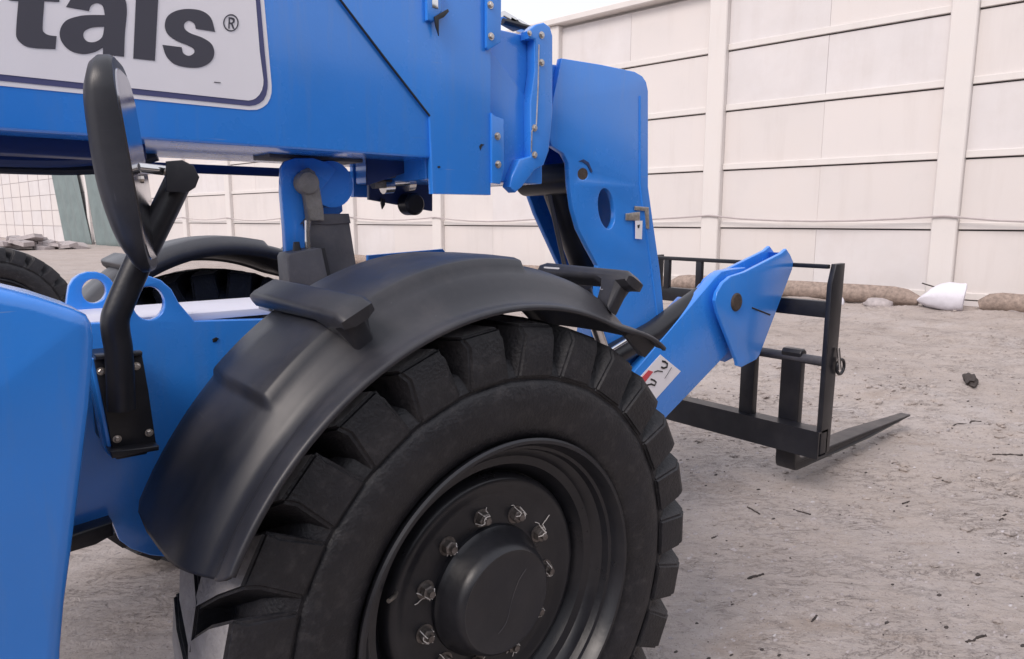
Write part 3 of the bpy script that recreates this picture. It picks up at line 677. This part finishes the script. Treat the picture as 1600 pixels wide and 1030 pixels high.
# extending section
Ys = -0.265
ix0 = cx0; ix1 = XZ(838, 150, Ys)[0]; iz0 = XZ(800, 286, Ys)[1]; iz1 = XZ(800, 50, Ys)[1]
ext = box('boom_extension', (ix0, Ys, iz0), (ix1, -Ys, iz1), 'blue', TEL, 0.01, None, 3)
plate('extension_side', [(766, 79), (827, 157), (829, 243), (800, 262), (790, 283), (767, 284)], Ys - 0.009, 0.0085, 'blue', ext, (), 0.003)
Yf = -0.315
fl = plate('extension_flange', [(826, 48), (838, 38), (850, 35), (860, 42), (864, 56), (864, 176), (858, 236), (850, 258), (836, 266), (816, 292), (806, 301), (797, 292), (800, 276), (812, 249), (830, 244), (829, 160), (836, 110), (836, 62), (826, 60)], Yf, 0.05, 'blue', TEL, (), 0.006)
fx0 = XZ(838, 150, Yf)[0]; fx1 = XZ(862, 150, Yf)[0]
box('flange_frame', (fx0 + 0.004, Yf + 0.051, iz0), (fx1, -Yf, iz1 + 0.02), 'blue', fl, 0.008)
for q in ((846, 55), (846, 98), (835, 200), (835, 242)): bolt(*q, Yf, fl, 0.9)
bolt(827, 52, Yf, fl, 0.7)
tube('flange_weld', [at(x, y, 'y', Yf - 0.001) for x, y in ((842, 70), (841, 130), (838, 195), (831, 205), (830, 238))], 0.0028, 'zinc', fl, 6)
# cable chain and fittings on top of the extension
topz = iz1
for i, (x, y) in enumerate(((790, 30), (800, 38), (812, 42))):
    p = at(x, y, 'y', -0.12); box('chain_link', p - Vector((0.035, 0.03, 0.012)), p + Vector((0.035, 0.03, 0.014)), 'chrome' if i != 1 else 'black_metal', ext, 0.005, Matrix.Rotation(R(14), 3, 'Y'))
tube('chain_rod', [at(786, 33, 'y', -0.16), at(836, 47, 'y', -0.16)], 0.012, 'black_metal', ext, 8)

# hydraulic block and bump stop under the boom
hb = plate('valve_bracket', [(575, 246), (676, 250), (676, 330), (577, 312), (577, 290), (575, 282)], 0.10, 0.02, 'dark_blue', TEL, (), 0.003)
plate('bracket_wing', [(574, 243), (676, 247), (676, 266), (640, 268), (574, 290)], -0.12, 0.012, 'dark_blue', hb, (), 0.002)
for x0_, x1_, y_, r_, m_ in ((582, 600, 287, 0.020, 'grey_iron'), (598, 612, 291, 0.030, 'chrome'), (612, 634, 285, 0.016, 'chrome'), (634, 644, 287, 0.032, 'chrome')):
    tube('hydraulic_fitting', [at(x0_, y_, 'y', -0.02), at(x1_, y_ - 1, 'y', -0.02)], r_, m_, hb, 12)
tube('return_pipe', smooth_path([at(x, y, 'y', -0.05) for x, y in ((590, 274), (620, 272), (650, 268), (676, 266))]), 0.014, 'grey', hb, 10)
link('bump_stop', lathe_mesh([(-0.03, 0.0), (-0.03, 0.036), (-0.02, 0.045), (0.04, 0.045), (0.05, 0.036), (0.05, 0)], 32), 'black_metal', hb).location = at(644, 319, 'y', 0.06)
plate('hanger_tab', [(596, 310), (602, 311), (602, 320), (598, 327), (596, 318)], 0.08, 0.01, 'black_metal', hb, (), 0.001)

# ================================================================== GOOSENECK
Yg = -0.28
goose = plate('gooseneck', [(878, 91), (940, 101), (992, 112), (1004, 119), (1010, 128), (1013, 142), (1013, 292), (1021, 350), (1031, 420), (1038, 492), (1030, 560), (990, 640), (930, 660), (930, 520), (935, 415), (920, 388), (905, 358), (896, 325), (891, 290), (889, 255), (881, 240), (862, 228), (858, 212), (864, 158)],
              Yg, 0.03, 'blue', TEL, [ring(948, 326, 13, 32, 24, tilt=R(-7)), ring(911, 272, 8, 9, 16)], 0.004)
me = flat_mesh([[XZ(*q, Yg) for q in ((868, 97), (990, 118), (1006, 140), (1006, 215), (862, 212))]], 0.50, 0.01, 'web')
for v in me.vertices: v.co.y += Yg + 0.031
link('web', me, 'blue', goose)
me = flat_mesh([[XZ(*q, Yg) for q in ((1006, 142), (1010, 142), (1010, 292), (1018, 350), (1028, 420), (1034, 492), (1022, 560), (1018, 558), (1030, 492), (1024, 420), (1014, 350), (1006, 292))]], 0.50, 0.002, 'front_skin')
for v in me.vertices: v.co.y += Yg + 0.031
link('front_skin', me, 'blue', goose)
plate('far_cheek', [(818, 262), (850, 215), (990, 225), (1000, 330), (1000, 560), (930, 560), (905, 478), (870, 405), (838, 335), (822, 290)], 0.22, 0.03, 'blue', goose, (), 0.004)
tube('edge_strip', [at(x, y, 'y', Yg - 0.001) for x, y in ((1000, 150), (1000, 290), (1008, 350), (1018, 420), (1027, 492))], 0.004, 'blue', goose, 6)
plate('pin_guard', [(905, 252), (912, 249), (920, 254), (926, 268), (924, 270), (918, 258), (911, 253)], Yg - 0.004, 0.004, 'dark_blue', goose, (), 0)
link('pivot_pin', lathe_mesh([(-0.004, 0.0), (-0.004, 0.030), (0.0, 0.034), (0.03, 0.034)], 24), 'rust', goose).location = at(910, 272, 'y', Yg + 0.006)
# tag and bracket wired to its front edge
tg = plate('hanging_tag', [(993, 345), (1004, 345), (1003, 374), (993, 373)], Yg - 0.012, 0.002, 'white', goose, (), 0)
plate('tag_clip', [(978, 334), (1000, 331), (1000, 345), (978, 344)], Yg - 0.010, 0.006, 'zinc', goose, (), 0.001)
plate('tag_clip', [(992, 322), (1014, 324), (1015, 358), (1010, 357), (1008, 330), (992, 328)], Yg - 0.008, 0.005, 'zinc', goose, (), 0.001)
plate('ink_mark', [(996, 352), (1000, 351), (999, 356), (997, 357)], Yg - 0.0135, 0.001, 'ink', goose, (), 0)
# tilt cylinder inside
tc = tube('tilt_cylinder', [at(866, 268, 'y', -0.02), at(872, 284, 'y', -0.02), at(938, 470, 'y', -0.02), at(985, 640, 'y', -0.02)], [0.075, 0.085, 0.085, 0.08], 'black_metal', TEL, 24)
tube('cylinder_eye', [at(860, 281, 'y', -0.02) + Vector((0, -.17, 0)), at(860, 281, 'y', -0.02) + Vector((0, .17, 0))], 0.07, 'black_metal', tc, 24)
tube('feed_pipe', [at(858, 305, 'y', -0.16), at(880, 405, 'y', -0.16), at(895, 470, 'y', -0.16)], 0.010, 'grey', tc, 8)
# leaning rod seen under the fender
rp_ = [at(917, 468, 'y', -0.325), at(948, 560, 'y', -0.325), at(968, 625, 'y', -0.325)]
rod = tube('levelling_rod', rp_, 0.026, 'chrome', TEL, 16)
tube('rod_gland', [at(911, 450, 'y', -0.325), at(922, 503, 'y', -0.325)], 0.038, 'black_metal', rod, 16)
for q in (at(915, 462, 'y', -0.34), rp_[2] + Vector((0, -0.03, 0))): tube('rod_pin', [q, q + Vector((0, 0.075, 0))], 0.03, 'black_metal', rod, 14)

# lower arm with warning sticker
Ya = -0.36
arm = plate('lower_arm', [(960, 640), (992, 580), (1060, 501), (1117, 434), (1128, 424), (1142, 421), (1165, 418), (1190, 480), (1150, 540), (1140, 549), (1080, 612), (1026, 668), (960, 735)], Ya, 0.05, 'blue', TEL, (), 0.005)
plate('far_arm', [(985, 625), (1050, 515), (1100, 445), (1140, 420), (1165, 418), (1140, 540), (1080, 600), (985, 700)], -0.10, 0.04, 'blue', arm, (), 0.005)
me = flat_mesh([[XZ(*q, Ya) for q in ((1000, 610), (1075, 520), (1120, 470), (1135, 520), (1080, 590), (1010, 660))]], 0.2, 0.01, 'arm_web')
for v in me.vertices: v.co.y += Ya + 0.051
link('arm_web', me, 'blue', arm)
s0 = lambda p: (960 + p[0] / 6.4375, 520 + p[1] / 6.4375)
plate('sticker', [s0(q) for q in ((463, 220), (668, 388), (415, 670), (180, 530))], Ya - 0.0015, 0.0015, 'white', arm, (), 0)
plate('sticker_bar', [s0(q) for q in ((345, 378), (392, 392), (270, 548), (212, 522))], Ya - 0.003, 0.0015, 'red', arm, (), 0)
def sticker_line(pts, wd, mat='ink'):
    P = [Vector(XZ(*s0(q), Ya)) for q in pts]; L_, R_ = [], []
    for i, p in enumerate(P):
        d = (P[min(i + 1, len(P) - 1)] - P[max(i - 1, 0)]).normalized(); n_ = Vector((-d.y, d.x)) * wd
        L_.append(tuple(p + n_)); R_.append(tuple(p - n_))
    plate('sticker_mark', L_ + R_[::-1], Ya - 0.0045, 0.0015, mat, arm, (), 0, world=True)
sticker_line([(475, 285), (505, 292), (528, 312), (522, 345), (490, 355), (465, 345)], 0.0045)
sticker_line([(395, 395), (430, 382), (480, 390)], 0.0025)
sticker_line([(360, 465), (395, 478), (415, 497), (400, 528), (365, 515), (315, 528)], 0.0038)
sticker_line([(570, 348), (500, 460)], 0.0007)
tube('hose_guard', [at(940, 566, 'y', -0.30), at(1020, 520, 'y', -0.30), at(1092, 462, 'y', -0.30)], [0.058, 0.058, 0.045], 'black_metal', arm, 20)
tube('pressure_pipe', [at(940, 556, 'y', -0.36), at(995, 522, 'y', -0.36)], 0.009, 'chrome', arm, 10)

# carriage pivot bracket
Yp = -0.41
bp_ = [(1121, 457), (1130, 442), (1142, 432), (1164, 425), (1221, 396), (1229, 389), (1235, 398), (1240, 410), (1238, 421), (1187, 555), (1182, 562), (1159, 574), (1153, 572), (1152, 565), (1142, 540), (1122, 489), (1118, 470)]
brk = plate('carriage_bracket', bp_, Yp, 0.022, 'blue', TEL, (), 0.004)
me = flat_mesh([[XZ(*q, Yp) for q in bp_]], 0.022, 0.004, 'bracket_cheek')
for v in me.vertices: v.co.y += Yp + 0.10; v.co.x += 0.0; v.co.z += 0.012
link('bracket_cheek', me, 'blue', brk)
me = flat_mesh([[XZ(*q, Yp) for q in ((1226, 395), (1234, 399), (1238, 412), (1186, 552), (1180, 552), (1232, 412))]], 0.10, 0.003, 'bracket_web')
for v in me.vertices: v.co.y += Yp + 0.02
link('bracket_web', me, 'blue', brk)
pc = at(1150, 472, 'y', Yp)
link('bracket_pin', lathe_mesh([(-0.010, 0.0), (-0.011, 0.040), (-0.006, 0.047), (0.12, 0.047)], 28), 'rust', brk).location = pc
tube('slot_weld', [at(1175, 481, 'y', Yp - 0.0005), at(1203, 492, 'y', Yp - 0.0005)], 0.0045, 'gap_black', brk, 6)

# ================================================================== FORK CARRIAGE
Xc = 2.72
def cz(px, py, x=Xc): p = at(px, py, 'x', x); return p.y, p.z
car = empty('fork_carriage', (Xc, 0, 0.3), TEL)
def cbox(name, x0, x1, y0, y1, z0, z1, mat='black_metal', bev=0.006):
    o = box(name, (x0, min(y0, y1), z0), (x1, max(y0, y1), z1), mat, car, bev); o.location = -car.location; return o
def ctube(name, path, r, mat='black_metal', n=16, caps=True):
    o = tube(name, path, r, mat, car, n, caps); o.location = -car.location; return o
ynear = cz(1292, 560)[0]; yfar = -ynear
ztop = cz(1200, 411)[1]
cbox('top_bar', Xc, Xc + 0.03, ynear + 0.03, yfar, ztop - 0.016, ztop + 0.008)
z1_, z0_ = cz(1260, 469)[1], cz(1260, 490)[1]
cbox('middle_bar', Xc + .005, Xc + 0.055, ynear + 0.03, yfar, z0_ - .015, z1_)
zb1, zb0 = cz(1240, 664)[1], cz(1240, 706)[1]
# bottom rail: open rectangular tube
bm = bmesh.new()
def rect_ring(y, x0, x1, z0, z1): return [bm.verts.new(v) for v in ((x0, y, z0), (x1, y, z0), (x1, y, z1), (x0, y, z1))]
xa, xb = Xc - 0.03, Xc + 0.075
A = rect_ring(ynear, xa, xb, zb0, zb1); B = rect_ring(yfar, xa, xb, zb0, zb1); i_ = 0.012
C_ = rect_ring(ynear, xa + i_, xb - i_, zb0 + i_, zb1 - i_); D = rect_ring(ynear + .35, xa + i_, xb - i_, zb0 + i_, zb1 - i_)
for k in range(4):
    k2 = (k + 1) % 4
    bm.faces.new((A[k], A[k2], B[k2], B[k])); bm.faces.new((A[k], A[k2], C_[k2], C_[k])); bm.faces.new((C_[k], C_[k2], D[k2], D[k]))
bm.faces.new(B); bm.faces.new(D)
me = from_bm(bm); o = link('bottom_rail', me, 'black_metal', car, 0); o.location = -car.location
# uprights
up_px = [((1293, 406), (1319, 406), (1316, 470), (1312, 555), (1306, 620), (1298, 668), (1272, 668), (1278, 640), (1276, 555), (1281, 480), (1284, 428))]
for yy, nm in ((ynear, 'near'), (yfar, 'far')):
    cu_ = [(Xc + 0.0, zb0 + 0.02), (Xc + 0.0, ztop - 0.10), (Xc + 0.035, ztop + 0.01), (Xc + 0.135, ztop + 0.012), (Xc + 0.125, 0.9), (Xc + 0.11, zb0 + 0.02)]
    me = flat_mesh([cu_], 0.030, 0.004, 'upright')
    for v in me.vertices: v.co.y += yy + (0.0 if yy < 0 else -0.03)
    o = link('upright', me, 'black_metal', car); o.location = -car.location
for px_ in (1040, 1090):
    y_ = cz(px_, 440)[0]; cbox('backrest_bar', Xc + 0.002, Xc + 0.032, y_ - 0.022, y_ + 0.022, z1_ - 0.01, ztop - 0.012)
y_ = cz(1165, 610)[0]
zs = cz(1280, 570)[1]
cbox('stiffener', Xc + 0.005, Xc + 0.06, y_ - 0.045, y_ + 0.045, zb1 - 0.01, zs + 0.02)
xs = Xc + 0.10
ctube('fork_shaft', [(xs, ynear + 0.005, zs), (xs, yfar - 0.005, zs)], 0.028, 'grey', 20)
# keeper pin ring at the shaft end
bm = bmesh.new()
for i in range(24):
    for j in range(8):
        a, b = 2 * math.pi * i / 24, 2 * math.pi * j / 8; rr = 0.042 + 0.009 * math.cos(b)
        bm.verts.new((xs + 0.035 + rr * math.cos(a), ynear - 0.016 + 0.009 * math.sin(b), zs - 0.02 + rr * math.sin(a)))
bm.verts.ensure_lookup_table()
for i in range(24):
    for j in range(8): bm.faces.new([bm.verts[q] for q in (i * 8 + j, ((i + 1) % 24) * 8 + j, ((i + 1) % 24) * 8 + (j + 1) % 8, i * 8 + (j + 1) % 8)])
o = link('keeper_ring', from_bm(bm), 'black_metal', car, 60); o.location = -car.location
ctube('keeper_pin', [(xs, ynear - 0.03, zs - 0.03), (xs, ynear - 0.012, zs + 0.09)], 0.010, 'chrome', 8)
# two fork tines
zf = at(1240, 736, 'x', Xc + 0.1).z; yfk = at(1232, 650, 'x', Xc + .09)[1]
for k, yy in enumerate((yfk,)):
    hw = 0.062
    outl = [(Xc + 0.078, zs - 0.02), (Xc + 0.078, zf + 0.05), (Xc + 0.084, zf + 0.022), (Xc + 0.098, zf + 0.006), (Xc + 0.125, zf), (Xc + 1.1, zf), (Xc + 1.84, zf + 0.012), (Xc + 1.86, zf + 0.018), (Xc + 1.84, zf + 0.026), (Xc + 1.0, zf + 0.060), (Xc + 0.17, zf + 0.072), (Xc + 0.143, zf + 0.084), (Xc + 0.133, zf + 0.115), (Xc + 0.133, zs - 0.02), (Xc + 0.14, zs + 0.035), (Xc + 0.12, zs + 0.052), (Xc + 0.085, zs + 0.05), (Xc + 0.07, zs + 0.03)]
    me = flat_mesh([outl], hw * 2, 0.008, 'fork_tine')
    for v in me.vertices:
        if v.co.x > Xc + 0.9:
            t = (v.co.x - Xc - 0.9) / 0.95; v.co.y = hw + (v.co.y - hw) * (1 - 0.45 * t * t)
        v.co.y += yy - hw
    o = link('fork_tine', me, 'black_metal', car); o.location = -car.location

# ================================================================== LIFT CYLINDER
lc = plate('lift_bracket', [(441, 262), (447, 252), (462, 247), (490, 247), (515, 255), (526, 266), (500, 300), (497, 345), (478, 400), (452, 440), (448, 420), (445, 360), (440, 300)], -0.12, 0.03, 'blue', TEL, (), 0.004)
tube('pin_boss', [at(508, 289, 'y', -0.05) + Vector((0, -0.055, 0)), at(508, 289, 'y', -0.05) + Vector((0, 0.10, 0))], 0.080, 'blue', lc, 28)
plate('far_cheek', [(484, 250), (505, 252), (522, 262), (532, 285), (536, 330), (520, 345), (490, 340)], 0.06, 0.03, 'blue', lc, (), 0.004)
plate('link_arm', [(470, 278), (475, 266), (484, 262), (493, 268), (500, 290), (507, 330), (508, 345), (483, 345), (478, 310)], -0.16, 0.035, 'grey_iron', lc, (), 0.008)
link('link_pin', lathe_mesh([(-0.012, 0), (-0.012, 0.034), (-0.006, 0.038), (0.03, 0.038)], 24), 'grey_iron', lc).location = at(481, 286, 'y', -0.16)
lyl = plate('lift_cylinder', [(475, 352), (482, 337), (545, 335), (548, 350), (562, 440), (575, 520), (515, 520), (492, 430), (480, 372)], -0.13, 0.16, 'grey', TEL, (), 0.012)
plate('cylinder_cap', [(472, 350), (486, 334), (546, 334), (549, 349), (512, 352)], -0.137, 0.17, 'grey', lyl, (), 0.006)
plate('valve_cover', [(449, 402), (452, 396), (495, 387), (503, 388), (514, 440), (514, 470), (455, 480)], -0.20, 0.09, 'grey', lyl, (), 0.006)
plate('cover_gap', [(502, 388), (508, 388), (522, 450), (522, 470), (514, 470)], -0.16, 0.04, 'gap_black', lyl, (), 0.002)
tube('grease_pipe', [at(481, 345, 'y', -0.17), at(480, 362, 'y', -0.17), at(481, 388, 'y', -0.17)], [0.012, 0.009, 0.011], 'chrome', lyl, 10)
tube('grease_nipple', [at(463, 378, 'y', -0.16), at(464, 393, 'y', -0.16)], [0.010, 0.014], 'black_metal', lyl, 10)
box('cylinder_base', (-0.05, -0.25, 1.02), (0.35, 0.25, 1.27), 'black_metal', lyl, 0.02)

# ================================================================== MIRROR
mir = empty('mirror', at(205, 560, 'y', -0.84), TEL)
def mlocal(o): o.location = o.location - mir.location; return o
# bracket: channel bolted to a stand-off
br = plate('mirror_bracket', [(147, 562), (168, 560), (222, 554), (232, 610), (245, 700), (178, 714), (165, 650)], -0.84, 0.012, 'black_metal', mir, (), 0.002); mlocal(br)
p0, p1 = at(150, 560, 'y', -0.84), at(178, 716, 'y', -0.84)
o = mlocal(plate('bracket_edge', [(140, 562), (147, 561), (178, 714), (170, 712)], -0.835, 0.08, 'blue', mir, (), 0.002))
o = mlocal(plate('bracket_flange', [(172, 706), (249, 697), (249, 704), (176, 717)], -0.875, 0.05, 'black_metal', mir, (), 0.003))
o = mlocal(plate('bracket_flange', [(150, 556), (223, 550), (223, 556), (150, 563)], -0.855, 0.03, 'black_metal', mir, (), 0.003))
for q in ((158, 580), (213, 572), (183, 686), (233, 676)):
    b_ = bolt(*q, -0.842, mir, 0.55); mlocal(b_)
o = mlocal(box('standoff', (p0.x + 0.02, -0.83, 1.10), (p0.x + 0.08, -0.60, 1.30), 'black_metal', mir, 0.005))
# bent tube
tp_ = [at(190, 640, 'y', -0.86), at(186, 555, 'y', -0.86), at(181, 520, 'y', -0.86), at(180, 500, 'y', -0.86), at(186, 480, 'y', -0.86), at(212, 420, 'y', -0.86), at(256, 330, 'y', -0.86), at(284, 272, 'y', -0.86)]
o = mlocal(tube('mirror_arm', smooth_path(tp_, 5), 0.026, 'black_metal', mir, 18))
o = mlocal(plate('clamp_plate', [(260, 300), (260, 252), (285, 250), (303, 259), (312, 277), (306, 293), (295, 300)], -0.905, 0.008, 'black_plastic', mir, (), 0.002))
o = mlocal(tube('mirror_rod', [at(262, 267, 'y', -0.88), at(215, 262, 'y', -0.90)], 0.010, 'chrome', mir, 12))
o = mlocal(tube('clamp_bolt', [at(268, 270, 'y', -0.895), at(258, 268, 'y', -0.885)], 0.009, 'zinc', mir, 8))
o = mlocal(tube('clamp_bolt', [at(224, 280, 'y', -0.90), at(217, 280, 'y', -0.90)], 0.008, 'zinc', mir, 8))
# head: rounded slab seen almost edge-on, glass towards the cab
mc = at(216, 262, 'y', -0.90)
vdir = (mc - CAM).normalized(); hv = Vector((vdir.x, vdir.y, 0)).normalized()
HW, HH, HT = 0.105, 0.198, 0.056
def rr_loop(hw, hh, r, n=8):
    lp = []
    for cx_, cz_, a0 in ((hw - r, hh - r, 0), (-hw + r, hh - r, 90), (-hw + r, -hh + r, 180), (hw - r, -hh + r, 270)):
        for k in range(n + 1): a = R(a0 + 90 * k / n); lp.append((cx_ + r * math.cos(a), cz_ + r * math.sin(a)))
    return lp
def head_mesh(layers, name):
    bm = bmesh.new(); rows = []
    for d, sc, r in layers:
        rows.append([bm.verts.new((x, d, z)) for x, z in rr_loop(HW * sc, HH * sc - (1 - sc) * 0.0, r * sc)])
    for a, b in zip(rows, rows[1:]):
        for k in range(len(a)): bm.faces.new((a[k], a[(k + 1) % len(a)], b[(k + 1) % len(a)], b[k]))
    bm.faces.new(rows[0]); bm.faces.new(rows[-1][::-1])
    bmesh.ops.subdivide_edges(bm, edges=[e for e in bm.edges if abs(e.verts[0].co.z - e.verts[1].co.z) > 0.1], cuts=8, use_grid_fill=True)
    for v in bm.verts:
        q = 1 - (v.co.z / HH) ** 2; k = max(0, min(1, v.co.y / 0.03))
        v.co.y += 0.013 * q * k - 0.004 * q * (1 - k) * (v.co.y >= 0.0015)
        if v.co.z < 0: v.co.y = v.co.y + (0.006 - v.co.y) * 0.35 * (v.co.z / HH) ** 2; v.co.x *= 1 - 0.25 * (v.co.z / HH) ** 2
    return from_bm(bm, name)
# local x: across the glass (along sight), local -y: glass side
ry = math.atan2(hv.y, hv.x) + R(-8)
rot = Matrix.Rotation(R(-6.5), 4, 'Y')
def place_head(o):
    o.matrix_basis = Matrix.Translation(mc - mir.location) @ Matrix.Rotation(ry, 4, 'Z') @ Matrix.Rotation(R(-5.0), 4, 'X')
o = link('mirror_housing', head_mesh([(0.0, 0.93, .07), (0.002, 0.98, .07), (0.008, 1.0, .07), (0.026, 1.0, .07), (0.038, 0.95, .07), (0.047, 0.82, .07), (0.050, 0.60, .07)], 'mirror_housing'), 'black_plastic', mir, 40); place_head(o)
g = link('mirror_glass', head_mesh([(-0.0025, 0.88, .065), (0.0005, 0.885, .065)], 'mirror_glass'), 'glass', mir, 20); place_head(g)

# ================================================================== SMALL GROUND LITTER
rg = random.Random(11)
def gz(p): return Vector((p.x, p.y, ground_h(p.x, p.y)))
tw = [((1168, 792), (1188, 803), 'curved dark twig lying on the dirt nearest the fork heel'), ((1240, 795), (1267, 804), 'straight dark twig on the dirt below the fork tine'), ((1410, 788), (1421, 783), 'short knobbly dark twig on bare dirt out from the fork tine'),
      ((1562, 813), (1571, 805), 'small split twig on open dirt far from the tyre'), ((1168, 905), (1193, 898), 'thick dark bark strip on the dirt beside the tyre lugs'), ((1112, 840), (1121, 836), 'crumbled dark bark chip on the dirt close to the tyre lugs'),
      ((1268, 972), (1276, 964), 'tiny forked twig on the dirt in the open foreground'), ((1510, 1000), (1540, 990), 'tangled dark root piece among pale pebbles'), ((1480, 670), (1530, 660), 'thin long dry root on the rutted dirt beyond the fork tip'), ((1550, 715), (1598, 716), 'pale-dusted stick half buried beyond the fork tip')]
for i, (a, b, lab) in enumerate(tw):
    A_, B_ = at(*a, 'z', 0), at(*b, 'z', 0); pts = []
    for k in range(7):
        t = k / 6; p = A_.lerp(B_, t); d = (B_ - A_).length
        p += Vector((noise.noise((i, k * .7, 0)), noise.noise((i, k * .7, 9)), 0)) * d * 0.08
        p = gz(p); p.z += 0.002; pts.append(p)
    L_ = (B_ - A_).length; r0 = min(0.010, 0.0045 + L_ * 0.028)
    pts = smooth_path(pts, 3)
    o = tube('twig', [p - pts[0] for p in pts], [r0 * (0.55 + 0.45 * noise.noise((i * 3.1, k_ * .5, 2)) + .2 * rg.random()) for k_ in range(len(pts))], 'twig', None, 7); o.location = pts[0]
    tag(o, lab, 'twig', 'twigs on the dirt')
# pebbles and crumbs: uncountable
bm = bmesh.new()
for i in range(14000):
    if i % 3: x, y = rg.uniform(0.6, 7.5), rg.uniform(-2.6, 3.2)
    else: x, y = rg.uniform(-1.6, 12.5), rg.uniform(-3.0, 8.5)
    r = rg.choice((0.003, 0.004, 0.005, 0.006, 0.009)) * rg.uniform(.7, 1.3); n_ = 6; z = ground_h(x, y) - r * 0.15
    a0 = rg.uniform(0, 6); el = rg.uniform(1, 2.4)
    ring_ = [bm.verts.new((x + r * math.cos(a0 + k * 1.047) * el * rg.uniform(.8, 1.15), y + r * math.sin(a0 + k * 1.047) * rg.uniform(.8, 1.15), z)) for k in range(n_)]
    t_ = [bm.verts.new((v.co.x * .6 + x * .4, v.co.y * .6 + y * .4, z + r * rg.uniform(.25, .6))) for v in ring_]
    mi = 0 if rg.random() < .74 else 1 if rg.random() < .45 else 2 if rg.random() < .35 else 0
    for k in range(n_): bm.faces.new((ring_[k], ring_[(k + 1) % n_], t_[(k + 1) % n_], t_[k])).material_index = mi
    bm.faces.new(t_).material_index = mi
M['pebble2'] = node_mat('light_pebble', (0.50, 0.47, 0.48), 0.8, var=0.2)
o = link('pebbles', from_bm(bm), ['stone', 'twig', 'pebble2'], None, 0)
tag(o, 'small pebbles and bark crumbs scattered over the packed dirt', 'pebbles', kind='stuff')



# loose dirt clods, uncountable
bm = bmesh.new(); bmesh.ops.create_icosphere(bm, subdivisions=1, radius=1)
ico_v = [v.co.copy() for v in bm.verts]; ico_f = [tuple(v.index for v in f.verts) for f in bm.faces]; bm.free()
cv, cf = [], []
for i in range(3000):
    x, y = (rg.uniform(1.5, 12.5), rg.uniform(-2.6, 6.5)) if i % 2 else (rg.uniform(0.7, 6), rg.uniform(-2.4, 1.5))
    r = rg.choice((0.008, 0.010, 0.013, 0.018, 0.03)) * rg.uniform(.7, 1.2) * (1 if x > 3 else 0.6); z = ground_h(x, y); b0 = len(cv)
    for c in ico_v:
        k = r * (1 + 0.5 * noise.noise(c * 1.1 + Vector((i, 0, 0)))); cv.append((c.x * k * 1.3 + x, c.y * k + y, c.z * k * 0.55 + z))
    cf += [tuple(b0 + q for q in f) for f in ico_f]
me = bpy.data.meshes.new('dirt_clods'); me.from_pydata(cv, [], cf)
tag(link('dirt_clods', me, 'ground', None, 0), 'loose small dirt clods strewn over the rutted ground', 'clods', kind='stuff')
scene.render.engine = 'CYCLES'
